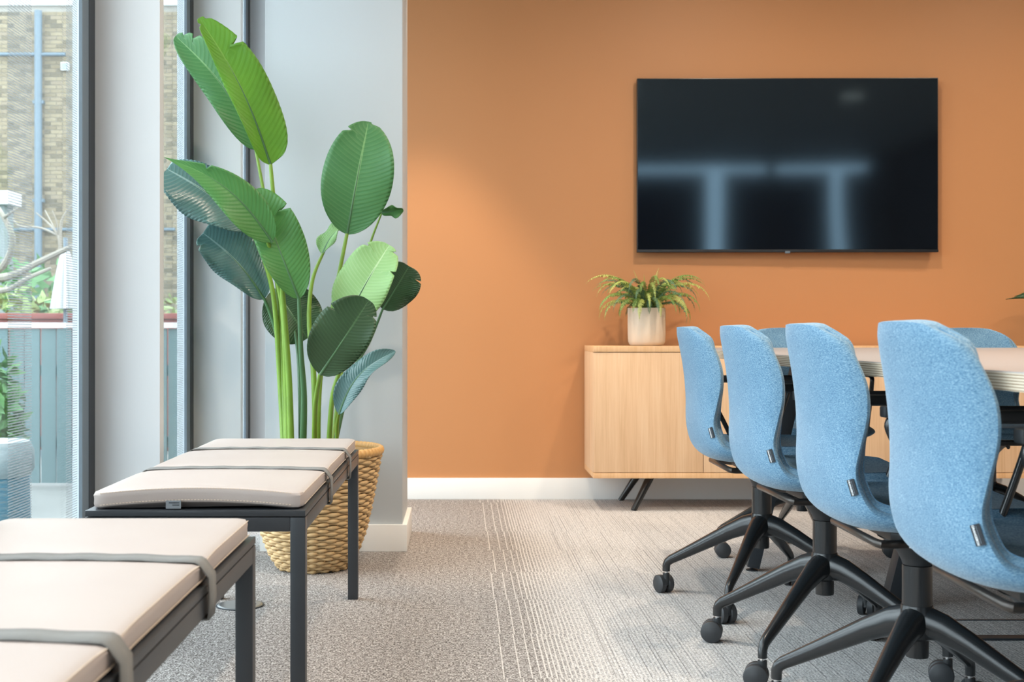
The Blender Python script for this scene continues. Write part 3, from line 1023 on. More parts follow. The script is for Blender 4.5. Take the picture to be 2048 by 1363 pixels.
# 1 bright upright leaf, 2 darker leaf behind it
leaf(P(541, 330, 4.10), P(398, 36, 4.02), 0.092, (0.35, -0.93, 0.1), 'leaf_bright', bend=0.04, fold=0.25, notch=((0.72, 1, 0.55), (0.94, -1, 0.6), (0.965, 1, .4)), wl=0.55, wr=1.02, ea=0.26, eb=0.55, sway=0.035)
leaf(P(512, 300, 4.30), P(351, 72, 4.26), 0.088, (-0.25, -0.9, 0.35), 'leaf_green', bend=0.03, fold=0.25, notch=((0.86, 1, 0.4), (0.94, 1, 0.4)), wl=0.75, ea=0.45, eb=0.6, sway=0.07)
# 3 glossy with sky sheen in its colour, 4 long narrow one in front of it
leaf(P(499, 456, 4.24), P(334, 338, 4.16), 0.118, (-0.05, -0.70, 0.70), 'leaf_sky_sheen', bend=0.06, fold=0.0, curl=0.25, wl=0.9, wr=1.15, ea=0.45, eb=0.35, sway=0.0, rp=0.0022)
leaf(P(545, 484, 4.06), P(325, 313, 4.00), 0.078, (0.05, -0.98, 0.05), 'leaf_mid', bend=0.05, fold=0.35, notch=((0.66, 1, 0.5),), wl=0.85, wr=0.80, ea=0.50, eb=1.45, sway=0.10)
# 5 centre leaf, 6 lower leaf tinted with sky sheen, 7 dark leaf behind stalks
leaf(P(598, 598, 4.10), P(511, 378, 4.10), 0.092, (0.1, -0.98, 0.08), 'leaf_mid', bend=0.05, fold=0.15, notch=((0.70, 1, 0.5),), wl=0.72, wr=1.0, ea=0.5, eb=0.6, sway=0.0)
leaf(P(528, 598, 4.28), P(406, 466, 4.22), 0.100, (0.25, -0.85, 0.45), 'leaf_sky_sheen', bend=0.03, fold=0.12, notch=((0.90, -1, 0.3),), wl=0.85, ea=0.5, eb=0.36, sway=0.05, rp=0.0022)
leaf(P(548, 578, 4.42), P(615, 676, 4.40), 0.105, (0.1, -0.9, 0.3), 'leaf_dark', bend=0.05, fold=0.1, ea=.5, eb=.5)
# 8 big right leaf, 9 small curled, 10 pale, 11 dark behind
leaf(P(694, 469, 4.22), P(737, 243, 4.20), 0.121, (0.05, -0.98, 0.15), 'leaf_green', bend=0.05, fold=0.1, notch=((0.86, -1, 0.35), (0.975, 1, 0.7)), wl=0.98, wr=1.0, ea=0.5, eb=0.62, rp=0.0018)
leaf(P(645, 508, 4.30), P(690, 448, 4.34), 0.040, (-0.6, -0.7, 0.3), 'leaf_pale', bend=0.10, fold=0.4, ea=.5, eb=.6)
leaf(P(688, 652, 4.16), P(779, 490, 4.16), 0.103, (-0.15, -0.92, 0.3), 'leaf_pale', bend=0.05, fold=0.1, notch=((0.70, 1, 0.3), (0.84, -1, 0.3), (0.93, 1, .5)), wr=0.85, ea=0.5, eb=0.55, rp=0.0016)
leaf(P(766, 618, 4.40), P(818, 532, 4.36), 0.074, (0.1, -0.9, -0.1), 'leaf_dark', bend=0.04, fold=0.15, notch=((0.8, 1, 0.6),), ea=.5, eb=.4)
# 12 dark front, 13 narrow lower right, 14 sliver behind
leaf(P(640, 749, 3.98), P(738, 600, 3.97), 0.108, (0.10, -0.98, -0.12), 'leaf_dark', bend=0.05, fold=0.08, notch=((0.83, 1, 0.35), (0.66, -1, 0.25)), wl=1.0, wr=0.70, ea=0.45, eb=0.55)
leaf(P(678, 828, 4.10), P(791, 702, 4.08), 0.045, (-0.35, -0.85, 0.35), 'leaf_sky_sheen', bend=0.08, fold=0.3, ea=0.45, eb=0.7, sway=-0.10, rp=0.0018)
leaf(P(762, 424, 4.50), P(806, 418, 4.46), 0.022, (0.1, -0.8, -0.5), 'leaf_mid', bend=0.05, fold=0.3)
stalk([S0, P(574, 790, 4.26), P(568, 640, 4.2), P(555, 560, 4.16), P(535, 480, 4.06)], 0.0145, 0.006)
stalk([S0 + Vector((.012, 0, 0)), P(578, 760, 4.24), P(566, 600, 4.18), P(552, 450, 4.12), P(541, 328, 4.10)], 0.0125, 0.006)
stalk([S0 + Vector((-.006, .01, 0)), P(566, 760, 4.3), P(558, 600, 4.28), P(535, 430, 4.3), P(511, 296, 4.3)], 0.011, 0.005)
stalk([S0 + Vector((-.012, .012, 0)), P(560, 760, 4.3), P(548, 600, 4.26), P(525, 510, 4.24), P(496, 450, 4.22)], 0.011, 0.006)
stalk([S0 + Vector((-.01, .02, 0)), P(565, 740, 4.3), P(548, 650, 4.3), P(528, 596, 4.28)], 0.009, 0.005, 'stem_dark')
stalk([S1, P(608, 800, 4.2), P(602, 700, 4.14), P(598, 596, 4.10)], 0.013, 0.006, 'stem_dark')
stalk([S1 + Vector((-.006, .015, 0)), P(600, 790, 4.32), P(594, 690, 4.38), P(575, 600, 4.42)], 0.008, 0.005, 'stem_dark')
stalk([S2, P(628, 760, 4.24), P(618, 640, 4.26), P(625, 560, 4.28), P(646, 506, 4.3)], 0.011, 0.005)
stalk([S2 + Vector((.006, 0, 0)), P(640, 760, 4.22), P(668, 600, 4.22), P(694, 467, 4.22)], 0.010, 0.006)
stalk([S2 + Vector((-.002, -.02, 0)), P(630, 820, 4.1), P(640, 747, 3.98)], 0.011, 0.006)
stalk([S3, P(664, 800, 4.2), P(680, 730, 4.17), P(668, 660, 4.16)], 0.010, 0.005)
stalk([S3 + Vector((.004, .02, 0)), P(700, 760, 4.36), P(740, 680, 4.42), P(766, 616, 4.4)], 0.009, 0.004, 'stem_dark')
stalk([S4, P(674, 860, 4.18), P(678, 826, 4.10)], 0.008, 0.004)
stalk([S3 + Vector((.0, .04, 0)), P(690, 700, 4.5), P(730, 520, 4.54), P(764, 424, 4.5)], 0.008, 0.003)

# ------------------------------------------------------------------ sideboard
SX0, SX1, SY0, SY1, SZ0, SZ1 = 0.599, 2.62, 5.61, 6.015, 0.149, 0.7417
sb = empty('sideboard', ((SX0 + SX1) / 2, (SY0 + SY1) / 2, 0)); tag(sb, 'pale oak sideboard with flat doors on slanted dark legs', 'sideboard')
ox, oy = sb.location.x, sb.location.y


def sbox(name, mat, x0, x1, y0, y1, z0, z1, bev=0.0012, parent=None):
    return MB().box(x0 - ox, x1 - ox, y0 - oy, y1 - oy, z0, z1).build(name, mat, parent or sb, bevel=bev)


sbox('top', M['oak_edge'], SX0, SX1, SY0, SY1, SZ1 - 0.026, SZ1)
sbox('bottom', M['oak_edge'], SX0, SX1, SY0, SY1, SZ0, SZ0 + 0.024)
sbox('side_panel', M['oak'], SX0, SX0 + 0.02, SY0 + 0.021, SY1, SZ0 + 0.0245, SZ1 - 0.0265)
sbox('side_panel', M['oak'], SX1 - 0.02, SX1, SY0 + 0.021, SY1, SZ0 + 0.0245, SZ1 - 0.0265)
sbox('back_panel', M['oak'], SX0 + .021, SX1 - .021, SY1 - 0.012, SY1, SZ0 + 0.0245, SZ1 - 0.0265)
dw = (SX1 - SX0) / 4.0
dw = 0.494
xx = SX0
for i in range(4):
    x1 = min(xx + dw, SX1) if i < 3 else SX1
    sbox('door', M['oak'], xx + 0.0012, x1 - 0.0012, SY0 + 0.0015, SY0 + 0.0195, SZ0 + 0.0262, SZ1 - 0.0285)
    xx = x1
for fx, sg in ((0.826, -1), (2.44, 1)):
    for (ty, fy) in ((SY0 + 0.09, 5.645), (SY1 - 0.07, 5.985)):
        dx = 0.086
        fx2 = fx - 0.043 if sg < 0 else fx + 0.043
        tx2 = fx + 0.043 if sg < 0 else fx - 0.043
        if ty > 5.8: fx2 -= 0.015; tx2 -= 0.01
        MB().tube([(fx2 - ox, fy - oy, 0.0), (tx2 - ox, ty - oy, SZ0)], [0.013, 0.019], 16).build('leg', M['black_metal'], sb, smooth=True)

# ------------------------------------------------------------------ potted fern
FP = Vector((0.866, 5.80, SZ1))
fern = empty('potted_fern', FP); tag(fern, 'bushy fern in an oatmeal ceramic pot on the sideboard', 'potted plant')
MB().lathe([(0.0, 0.0), (0.068, 0.0), (0.079, 0.006), (0.085, 0.02), (0.087, 0.05), (0.0875, 0.172), (0.086, 0.175), (0.081, 0.175), (0.080, 0.15), (0.0, 0.149)], 48).build('pot', M['pot'], fern, smooth=True)
MB().lathe([(0.0, 0.15), (0.079, 0.15), (0.079, 0.155), (0.04, 0.162), (0.0, 0.165)], 24).build('soil', M['soil'], fern)
rng = random.Random(11)


def frond(az, L, rise, droop, mat, wid=0.021):
    m = MB(); NP = 20
    d = Vector((math.cos(az), math.sin(az) * 0.8, 0))
    pts = []
    p = Vector((0, 0, 0.165)) + d * 0.02
    ang = rise
    for i in range(NP + 1):
        pts.append(p.copy())
        p = p + (d * math.cos(ang) + Vector((0, 0, math.sin(ang)))) * (L / NP)
        ang -= droop / NP * (0.4 + 1.2 * i / NP)
    m.tube(pts, [0.0018 * (1 - 0.8 * i / NP) for i in range(NP + 1)], 5)
    sd = d.cross(Vector((0, 0, 1))).normalized()
    for i in range(3, NP * 2 + 1):
        f = i / 2.0; k = min(int(f), NP - 1); fr = f - k
        c = pts[k].lerp(pts[k + 1], fr); tg = (pts[k + 1] - pts[k]).normalized()
        t = f / NP
        wl = wid * (math.sin(PI * min(1, t * 0.93 + 0.10)) ** 0.7) * rng.uniform(0.8, 1.15)
        up = sd.cross(tg).normalized()
        for s_ in (-1, 1):
            a = c; e = c + sd * s_ * wl * 0.8 + tg * wl * 0.3 - up * wl * rng.uniform(0.2, 0.9)
            hw = L / NP * 0.19
            b = len(m.v)
            mid = (a + e) / 2
            m.v += [tuple(a - tg * hw * .5), tuple(mid - tg * hw + up * .001), tuple(e), tuple(mid + tg * hw + up * .001), tuple(a + tg * hw * .5)]
            m.f.append((b, b + 1, b + 2, b + 3, b + 4))
    m.build('frond', mat, fern, fix=False)


fm = [M['fern_a'], M['fern_b'], M['fern_c']]
for i in range(60):
    az = 2 * PI * i / 60 * 1.0 + rng.uniform(-.12, .12)
    ring_ = i % 3
    L = (0.34, 0.30, 0.27)[ring_] * rng.uniform(0.85, 1.12)
    rise = (1.1, 1.38, 0.8)[ring_] + rng.uniform(-.15, .15)
    droop = (2.4, 3.1, 2.9)[ring_] * rng.uniform(0.85, 1.1)
    if math.sin(az) > 0.55: L *= 0.75
    frond(az, L, rise, droop, fm[(i * 7 + i // 3) % 3], rng.uniform(0.017, 0.024))
for az, L, rs, dr, mi in ((-1.85, 0.27, 0.75, 3.0, 1), (-1.35, 0.26, 0.85, 3.2, 1), (-2.3, 0.27, 0.8, 2.9, 0), (-0.75, 0.29, 0.8, 2.9, 1), (-1.6, 0.2, 1.0, 3.6, 2), (-2.7, 0.3, 0.9, 2.6, 0), (-0.4, 0.31, 0.9, 2.7, 0)):
    frond(az, L, rs, dr, fm[mi], 0.022)
for az, L in ((2.6, 0.17), (0.5, 0.18), (-1.9, 0.15), (-0.6, 0.16), (3.6, 0.15)):
    frond(az, L * 1.15, 1.5, 0.5, fm[1], 0.008)

# ------------------------------------------------------------------ television
tv = empty('television', (1.569, YB - 0.050, 1.605)); tag(tv, 'large black wall-mounted television on the orange wall', 'television')
tv.rotation_euler = (0, 0, math.radians(-0.7))
TW, TH = 0.7195, 0.4175
MB().box(-TW, TW, 0.0, 0.022, -TH, TH).build('cabinet', M['tv_body'], tv, bevel=0.003)
MB().box(-TW + .0045, TW - .0045, -0.0015, 0.0005, -TH + .0145, TH - .0045).build('screen', M['screen'], tv)
MB().box(-TW, TW, -0.004, 0.0, -TH, -TH + .0125).build('lower_bezel', M['tv_body'], tv, bevel=0.001)
lg = MB().box(-0.012, 0.012, -0.006, 0.004, -TH - .005, -TH + .006).build('badge', M['frame_grey'], tv, bevel=0.001)
MB().box(-0.25, 0.25, 0.022, 0.045, -0.2, 0.2).build('wall_mount', M['black_metal'], tv)

# ------------------------------------------------------------------ meeting table
TC, TZ, TT = 1.58, 0.747, 0.027
left = [(0.885, 4.60), (0.845, 4.30), (0.818, 3.9), (0.795, 3.4), (0.778, 2.8), (0.768, 2.4), (0.763, 2.05), (0.762, 1.7), (0.765, 1.2), (0.78, 0.6), (0.81, -0.2), (0.85, -0.9)]
poly = left + [(2 * TC - x, y) for x, y in left[::-1]]
tb = empty('meeting_table', (TC, 2.0, 0)); tag(tb, 'long meeting table with grey top and layered plywood edge', 'table')
loc = [(x - TC, y - 2.0) for x, y in poly]
MB().prism(loc, TZ - TT, TZ - 0.002).build('plywood_edge', M['ply'], tb)
ins = [(x * 0.9985, y * 0.9995) for x, y in loc]
MB().prism(ins, TZ - 0.0019, TZ).build('top', M['laminate'], tb)
MB().box(-0.62, 0.62, -2.3, 2.4, TZ - TT - 0.012, TZ - TT - 0.0005).build('underframe', M['black_metal'], tb)


def tleg(foot, top_, parent):
    f = Vector(foot); t = Vector(top_)
    o = MB().beam(f + Vector((0, 0, 0.016)), t, 0.042, 0.055).build('leg', M['bench_metal'], parent, bevel=0.002)
    MB().lathe([(0.0, 0.0), (0.02, 0.0), (0.02, 0.004), (0.006, 0.008), (0.006, 0.03), (0.0, 0.03)], 16, c=tuple(f)).build('levelling_foot', M['black_plastic'], o)


for s_ in (-1, 1):
    tleg((s_ * (TC - 0.985), 4.22 - 2, 0), (s_ * (TC - 1.12), 4.12 - 2, TZ - TT - .012), tb)
    tleg((s_ * (TC - 1.262), 3.66 - 2, 0), (s_ * (TC - 1.44), 3.66 - 2, TZ - TT - .012), tb)
    tleg((s_ * (TC - 0.985), -0.6 - 2, 0), (s_ * (TC - 1.12), -0.5 - 2 + .1, TZ - TT - .012), tb)
# cable flap on the table
cf = empty('cable_flap', (1.97, 3.55, TZ)); tag(cf, 'low silver cable flap lying on the meeting table', 'cable flap')
MB().box(-0.24, 0.24, -0.07, 0.07, 0.0, 0.010).build('lid', M['alu'], cf, bevel=0.003)
for x in (-0.14, 0.14): MB().box(x - 0.012, x + 0.012, -0.078, -0.0705, 0.0, 0.008).build('finger_tab', M['chrome'], cf, bevel=0.001)
# floor box and cables under the table
fb = empty('floor_box', (1.62, 3.38, 0)); tag(fb, 'carpet-topped floor box with dark trim under the table', 'floor box')
MB().box(-0.30, 0.30, -0.085, 0.085, 0.0005, 0.004).build('lid', M['carpet'], fb)
for (a, b, c, d) in ((-0.32, 0.32, -0.125, -0.086), (-0.32, 0.32, 0.086, 0.094)): MB().box(a, b, c, d, 0.0005, 0.006).build('trim', M['frame'], fb)
for k in range(2):
    cb_ = MB().tube(catmull([(1.88 + k * .012, 3.9, 0.70), (1.86 + k * .03, 3.88, 0.62), (1.93 + k * .02, 3.85, 0.5), (1.95 + k * .03, 3.8, 0.3), (1.85, 3.6, 0.02), (1.80 - k * .05, 3.42, 0.008)], 26), 0.004, 8).build('power_cable', M['cable'], smooth=True)
    tag(cb_, ('grey cable hanging under the table, inner of the two', 'grey cable hanging under the table, outer of the two')[k], 'cable', 'cables under the table')

# ------------------------------------------------------------------ swivel chairs
rowsC = [(-0.2459, 0.8187, -0.2130, 0.118, 0.8050), (-0.2452, 0.806, -0.1925, 0.1540, 0.788), (-0.243, 0.7888, -0.1766, 0.1773, 0.761), (-0.2343, 0.75, -0.1619, 0.1969, 0.7161), (-0.2265, 0.7102, -0.1564, 0.2027, 0.6807),
         (-0.2192, 0.6605, -0.1583, 0.2019, 0.6398), (-0.2139, 0.6007, -0.1685, 0.1941, 0.5891), (-0.2122, 0.5505, -0.1764, 0.1925, 0.5484), (-0.2076, 0.5095, -0.1702, 0.201, 0.5122),
         (-0.1946, 0.466, -0.1518, 0.2160, 0.479), (-0.168, 0.439, -0.1153, 0.2300, 0.463), (-0.12, 0.428, -0.0584, 0.2400, 0.459), (0.0, 0.424, 0.03, 0.238, 0.459),
         (0.1, 0.426, 0.1, 0.228, 0.459), (0.17, 0.43, 0.15, 0.205, 0.455), (0.205, 0.434, 0.18, 0.165, 0.451)]
NR, NC = 52, 27


def row_at(t):
    m = len(rowsC); t = min(max(t, 0.0), 1.0) * (m - 1); i = min(int(t), m - 2); f = t - i
    p0, p1, p2, p3 = rowsC[max(i - 1, 0)], rowsC[i], rowsC[i + 1], rowsC[min(i + 2, m - 1)]
    return [0.5 * ((2 * b) + (-a + c) * f + (2 * a - 5 * b + 4 * c - d) * f * f + (-a + 3 * b - 3 * c + d) * f ** 3) for a, b, c, d in zip(p0, p1, p2, p3)]


def S(t, s_):
    """outer face of the chair shell: t runs from the top rim to the seat front, s from side to side"""
    xs, zs, xe, we, ze = row_at(t)
    e = abs(s_)
    px_ = 3.0 - 0.8 * min(1.0, max(0.0, (t - 0.2) / 0.12))
    return Vector((xs + (xe - xs) * e ** 2.0, we * math.sin(s_ * PI / 2 * 0.92) / math.sin(PI / 2 * 0.92), zs + (ze - zs) * e ** px_))


def Nrm(t, s_):
    """sitter-side normal from the section's slope and the profile's direction (stays stable in the rim corners)"""
    t = min(max(t, 0.06), 0.95); e = abs(s_); sg = 1.0 if s_ >= 0 else -1.0
    xs, zs, xe, we, ze = row_at(t)
    bl = min(1.0, max(0.0, (t - 0.30) / 0.15))
    rp_ = min(1.0, t / 0.17); rp_ = rp_ * rp_ * (3 - 2 * rp_)
    r2 = row_at(max(t, 0.22))
    R_ = 0.203 * (1 - rp_) + we * rp_
    y_ = min(1.0, we * math.sin(e * PI / 2 * 0.92) / math.sin(PI / 2 * 0.92) / R_)
    e2 = math.asin(y_ * math.sin(PI / 2 * 0.92)) / (PI / 2 * 0.92)
    dd = (r2[2] - r2[0]) * (1 - rp_) + (xe - xs) * rp_
    dw = R_ * (PI / 2 * 0.92) * math.cos(min(e2, 0.96) * PI / 2 * 0.92) / math.sin(PI / 2 * 0.92)
    kx = sg * 2.0 * e2 * dd / dw
    kz = sg * 2.2 * e ** 1.2 * (ze - zs) / dw * bl
    a, b = row_at(t - 0.03), row_at(t + 0.03)
    f = e * e * bl
    tau = Vector(((b[0] - a[0]) * (1 - f) + (b[2] - a[2]) * f, 0, (b[1] - a[1]) * (1 - f) + (b[4] - a[4]) * f)).normalized()
    n_ = tau.cross(Vector((kx, 1, kz))).normalized()
    return n_ if n_.dot(Vector((0.2, 0, 0.75)) - S(t, 0)) > 0 else -n_


def thin(t, q):
    """the padding thins towards the rounded top corners"""
    return 1.0 - 0.72 * abs(q) ** 2.5 * max(0.0, 1 - t / 0.24)


def gridsolid(d0, d1, inset):
    """padded shell between offsets d0 and d1 along the sitter-side normal, with a rounded rim"""
    m = MB()
    def layer(d, ins):
        dt, ds = ins / 0.80, ins / 0.20
        ids = []
        for i in range(NR):
            r = []
            for jj in range(NC):
                t = dt + (1 - 2 * dt) * i / (NR - 1); q = (1 - ds) * (-1 + 2 * jj / (NC - 1))
                r.append(len(m.v)); m.v.append(tuple(S(t, q) + Nrm(t, q) * (d * thin(t, q))))
            ids.append(r)
        return ids
    PER = [(0, jj) for jj in range(NC)] + [(i, NC - 1) for i in range(1, NR)] + [(NR - 1, jj) for jj in range(NC - 2, -1, -1)] + [(i, 0) for i in range(NR - 2, 0, -1)]
    T_ = d1 - d0
    A = layer(d0, inset + T_ * 0.30); B = layer(d1, inset + T_ * 0.30)
    for i in range(NR - 1):
        for jj in range(NC - 1):
            m.f.append((A[i][jj], A[i][jj + 1], A[i + 1][jj + 1], A[i + 1][jj]))
            m.f.append((B[i][jj], B[i + 1][jj], B[i + 1][jj + 1], B[i][jj + 1]))
    loops = [[A[i][jj] for i, jj in PER]]
    dt, ds = inset / 0.80, inset / 0.20
    for fr_ in (0.22, 0.78):
        idm = []
        for (i, jj) in PER:
            t = dt + (1 - 2 * dt) * i / (NR - 1); q = (1 - ds) * (-1 + 2 * jj / (NC - 1))
            idm.append(len(m.v)); m.v.append(tuple(S(t, q) + Nrm(t, q) * ((d0 + T_ * fr_) * thin(t, q))))
        loops.append(idm)
    loops.append([B[i][jj] for i, jj in PER])
    for a, b in zip(loops, loops[1:]):
        n_ = len(a)
        for k in range(n_): m.f.append((a[k], b[k], b[(k + 1) % n_], a[(k + 1) % n_]))
    return m


outer = [[S(i / (NR - 1), -1 + 2 * jj / (NC - 1)) for jj in range(NC)] for i in range(NR)]


def gn(i, jj): return Nrm(i / (NR - 1), -1 + 2 * jj / (NC - 1))


sgn = 1


def make_chair():
    ch = empty('swivel_chair', (0, 0, 0))
    upper = ch
    gridsolid(0.0, 0.020, 0.0).build('outer_shell', M['fabric'], ch, smooth=True)
    gridsolid(0.0205, 0.040, 0.0035).build('inner_pad', M['fabric'], ch, smooth=True)
    # label ribbon in the seam on one side (the sitter's right, y<0)
    best = min(range(NR), key=lambda i: abs(outer[i][0].z - 0.522) + (0 if outer[i][0].x < -0.1 else 9))
    e0 = outer[best - 1][0]; e1 = outer[best + 1][0]
    up = (e0 - e1).normalized()
    inw = (outer[best][2] - outer[best][0]).normalized()
    inw = (inw - up * inw.dot(up)).normalized()
    nn = up.cross(inw).normalized()
    if nn.dot(gn(best, 1)) > 0: nn = -nn
    c0 = outer[best][0] + inw * 0.0115 + nn * 0.0030
    L2, W2 = 0.0150, 0.0070
    tm = MB(); 
    for dn in (0, 0.0012):
        for (a, b) in ((-1, -1), (1, -1), (1, 1), (-1, 1)):
            tm.v.append(tuple(c0 + up * a * L2 + inw * b * W2 + nn * dn))
    tm.f += [(0, 3, 2, 1), (4, 5, 6, 7), (0, 1, 5, 4), (1, 2, 6, 5), (2, 3, 7, 6), (3, 0, 4, 7)]
    tg_ = tm.build('fabric_tag', M['tag'], ch); tg_['label'] = 'small black tag with white lettering'
    fc = bpy.data.curves.new('tag_lettering', 'FONT'); fc.body = 'ORANGEBOX'; fc.size = 0.0046; fc.align_x = 'CENTER'; fc.align_y = 'CENTER'; fc.offset = 0.00012
    fc.materials.append(M['text_white'])
    f0 = bpy.data.objects.new('lettering_curve', fc)
    lme = bpy.data.meshes.new_from_object(f0)
    bpy.data.objects.remove(f0)
    fo = bpy.data.objects.new('lettering', lme); COL.objects.link(fo); fo.parent = tg_
    rx = -up; ry = nn.cross(rx).normalized()
    mat_ = Matrix((rx, ry, nn)).transposed().to_4x4()
    mat_.translation = c0 + nn * 0.0015 + inw * 0.003
    fo.matrix_local = mat_
    ln = MB(); 
    a = c0 - inw * 0.0018 + nn * 0.0014
    ln.v += [tuple(a + up * L2 * .85), tuple(a - up * L2 * .85), tuple(a - up * L2 * .85 + inw * .0006), tuple(a + up * L2 * .85 + inw * .0006)]
    ln.f.append((0, 1, 2, 3)); ln.build('print_line', M['frame_grey'], tg_, fix=False)
    # seat carrier: bent bar under the rear of the seat plus flat plate
    V = [(0.10, -0.03, .400), (0.02, -0.06, .400), (-0.105, -0.142, .409), (-0.119, -0.149, .411), (-0.1245, -0.138, .412), (-0.1245, 0.138, .412), (-0.119, 0.149, .411), (-0.105, 0.142, .409), (0.02, 0.06, .400), (0.10, 0.03, .400)]
    MB().tube(V, 0.0082, 10, flat=0.8).build('seat_bracket', M['bracket'], ch, smooth=True)
    MB().prism([(-0.075, -0.07), (-0.06, -0.085), (0.10, -0.085), (0.10, 0.085), (-0.06, 0.085), (-0.075, 0.07)], 0.4035, 0.4205).build('seat_plate', M['black_plastic'], ch, bevel=0.002)
    for sy in (-1, 1):
        MB().lathe([(0.0, 0.0), (0.007, 0.0), (0.007, 0.022), (0.0, 0.022)], 12, c=(-0.06, sy * 0.145, 0.404)).build('bolt', M['chrome'], ch, smooth=True)
    # arms: level pad with slanted tube legs
    for sy in (-1, 1):
        y = sy * 0.205
        MB().tube(catmull([(-0.02, sy * .12, .412), (-0.03, sy * .20, .432), (-0.06, y, .50), (-0.115, y, .61), (-0.122, y, .640), (-0.10, y, .652), (-0.02, y, .653), (0.08, y, .653), (0.125, y, .648), (0.13, y, .62), (0.09, y, .50), (0.06, sy * .20, .43), (0.04, sy * .12, .412)], 48), 0.0075, 10).build('arm_tube', M['black_metal'], ch, smooth=True)
        MB().box(-0.135, 0.14, y - 0.016, y + 0.016, 0.6485, 0.669).build('arm_pad', M['black_plastic'], ch, bevel=0.004)
    # mechanism, column
    MB().lathe([(0.0, .347), (0.027, .347), (0.03, .356), (0.038, .372), (0.055, .390), (0.075, .4015), (0.0, .4015)], 32).build('mechanism', M['black_plastic'], ch, smooth=True)
    MB().lathe([(0.0, .268), (0.0285, .268), (0.0285, .346), (0.0, .346)], 32).build('column_cover', M['black_metal'], ch, smooth=True)
    # four-star base
    MB().lathe([(0.0, .166), (0.021, .166), (0.022, .17), (0.022, .20), (0.033, .206), (0.036, .225), (0.034, .25), (0.030, .268), (0.0, .268)], 32).build('hub', M['black_metal'], ch, smooth=True)
    return ch


def add_base(ch, ang, casters):
    for k in range(4):
        a = ang + k * PI / 2
        d = Vector((math.cos(a), math.sin(a), 0))
        def q(r, z): return tuple(d * r + Vector((0, 0, z)))
        o = bpy.data.objects.new('base_leg', LEG); COL.objects.link(o); o.parent = ch; o.rotation_euler = (0, 0, a)
        cs = empty('caster', q(0.300, 0)); cs.parent = ch; cs.rotation_euler = (0, 0, casters[k])
        for s_ in (-1, 1):
            wv = bpy.data.objects.new('wheel', WHL); COL.objects.link(wv); wv.parent = cs; wv.location = (0.014, s_ * 0.0135, 0.0275); wv.rotation_euler = (0, 0, 0 if s_ > 0 else PI)
        h = bpy.data.objects.new('fork', HOOD); COL.objects.link(h); h.parent = cs
        p = bpy.data.objects.new('stem_ring', PIN); COL.objects.link(p); p.parent = cs


M['tag'] = plain('black_ribbon', srgb(20, 24, 32), 0.7)
M['bracket'] = plain('bronze_black_metal', srgb(62, 56, 52), 0.32, 0.5, var=0.08, scale=30)
_m = MB(); _pts = [(0.012, 0, .236), (0.05, 0, .229), (0.10, 0, .206), (0.16, 0, .173), (0.22, 0, .140), (0.265, 0, .1155), (0.283, 0, .106), (0.2945, 0, .097), (0.2995, 0, .086), (0.300, 0, .068)]
_m.tube(_pts, [0.034, 0.0285, 0.0235, 0.0200, 0.0168, 0.0146, 0.0138, 0.0128, 0.0122, 0.0118], 16, flat=0.86)
LEG = _m.mesh('base_leg')
_m = MB().lathe([(0.0, 0.0105), (0.014, 0.0105), (0.016, 0.0095), (0.0245, 0.0095), (0.0275, 0.007), (0.0275, -0.007), (0.0245, -0.0095), (0.0, -0.0095)], 28)
_m.v = [(x, z, y) for x, y, z in _m.v]
WHL = _m.mesh('wheel')
_m = MB()
for s_ in (-1,):
    pass
_arc = [(0.014 + 0.0245 * math.cos(t), 0.0275 + 0.0245 * math.sin(t)) for t in [math.radians(q) for q in range(-10, 200, 15)]]
_poly = _arc + [(0.014 - 0.012, 0.02), (0.014 + 0.012, 0.022)]
_b = len(_poly)
_m.v = [(x, -0.0035, z) for x, z in _poly] + [(x, 0.0035, z) for x, z in _poly]
_m.f = [tuple(range(_b)), tuple(range(2 * _b - 1, _b - 1, -1))] + [(i, (i + 1) % _b, _b + (i + 1) % _b, _b + i) for i in range(_b)]
_m.tube([(0, 0, 0.030), (0, 0, 0.0625)], 0.0105, 12)
HOOD = _m.mesh('fork')
PIN = MB().tube([(0, 0, 0.0625), (0, 0, 0.068)], 0.0062, 12).mesh('stem_ring')
for me_, mt_ in ((LEG, 'black_metal'), (WHL, 'wheel'), (HOOD, 'black_plastic'), (PIN, 'chrome')):
    me_.materials.append(M[mt_])
    bm_ = bmesh.new(); bm_.from_mesh(me_); bmesh.ops.recalc_face_normals(bm_, faces=bm_.faces); bm_.to_mesh(me_); bm_.free()
    for p_ in me_.polygons: p_.use_smooth = True
    me_.set_sharp_from_angle(angle=math.radians(40))

chairs = [
    # x, y, facing, base angle (deg, world), label, caster angles
    (0.8925, 3.698, -0.8, 149.0, 'blue swivel chair at the table, fourth and smallest in the row', (2.0, 1.9, 1.1, 1.1)),
    (0.887, 3.04, 1.3, 137.0, 'blue swivel chair at the table, third in the row counting from camera', (2.85, 2.8, 2.8, 2.2)),
    (0.897, 2.453, -0.7, 139.0, 'blue swivel chair at the table, second in the row counting from camera', (2.5, 2.6, 2.6, 0.6)),
    (0.906, 1.918, -1.5, 140.0, 'blue swivel chair at the table, biggest and closest to camera', (0.3, 0.8, 0.3, 0.3)),
    (1.225, 4.47, -90, 180.0, 'blue swivel chair at the far end of the table below the television', (1.5, 0.1, 1.4, 1.2)),
    (1.900, 4.50, -90, 150.0, 'blue swivel chair at the far table end, partly hidden by cables', (1.0, 0.3, 1.4, 0.8)),
]
proto = make_chair()
parts = list(proto.children)
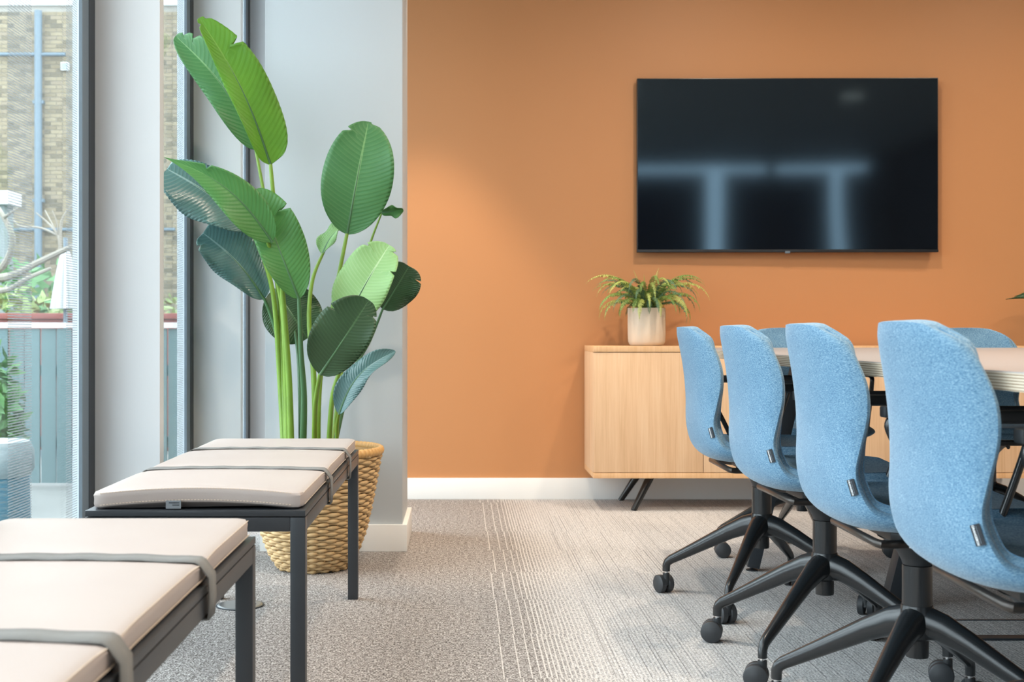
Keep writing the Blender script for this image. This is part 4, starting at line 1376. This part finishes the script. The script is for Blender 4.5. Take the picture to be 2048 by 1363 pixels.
for i, (x, y, fa, ba, lab, cs_) in enumerate(chairs):
    if i == 0: c = proto
    else:
        c = proto.copy(); COL.objects.link(c)
        for ch_ in parts: copy_tree(ch_, c)
    c.location = (x, y, 0); c.rotation_euler = (0, 0, math.radians(fa))
    tag(c, lab, 'chair', 'blue swivel chairs around the meeting table')
for i, (x, y, fa, ba, lab, cs_) in enumerate(chairs):
    c = [o for o in COL.objects if o.get('label') == lab][0]
    add_base(c, math.radians(ba - fa), cs_)

# ------------------------------------------------------------------ plant whose leaf tips enter at the frame edge
p2 = empty('dark_leaf_plant', (2.98, 5.78, 0.0)); tag(p2, 'dark green leaf tip showing at the frame edge above the table', 'plant')
MB().lathe([(0.0, 0.0), (0.11, 0.0), (0.14, 0.3), (0.13, 0.3), (0.0, 0.27)], 28).build('pot', M['black_plastic'], p2, smooth=True)
po2 = p2.location.copy()
for (bs, tp, W, nr) in (((2.90, 5.78, 0.945), P(2012, 598, 5.78), 0.032, (0, -0.22, 1)), ((2.93, 5.84, 0.985), P(2030, 592, 5.84), 0.036, (0, -0.2, 1)), ((3.0, 5.75, 1.0), (3.16, 5.6, 1.2), 0.05, (-0.6, -0.4, 0.6)), ((3.02, 5.8, 0.9), (3.3, 5.75, 1.05), 0.05, (-0.3, -0.5, 0.8))):
    leaf(Vector(bs), Vector(tp), W, nr, 'leaf_dark', bend=0.03, fold=0.1, parent=p2, po=po2)
    stalk([po2 + Vector((0, 0, .27)), po2 + Vector((0, 0, .6)), Vector(bs)], 0.006, 0.004, 'stem_dark', p2, po2)

# ceiling fitting that glints in the screen
cl2 = empty('ceiling_light', (3.5, 0.34, ZC - 0.03)); tag(cl2, 'slim linear ceiling light mirrored as a streak in the television', 'light')
MB().box(-0.1, 0.1, -0.02, 0.02, 0.0, 0.03).build('housing', M['ceiling'], cl2)
km = N('lamp_diffuser'); km.b.inputs['Emission Color'].default_value = (1, .85, .68, 1); km.b.inputs['Emission Strength'].default_value = 12
MB().box(-0.09, 0.09, -0.012, 0.012, -0.004, -0.0005).build('diffuser', km.m, cl2)
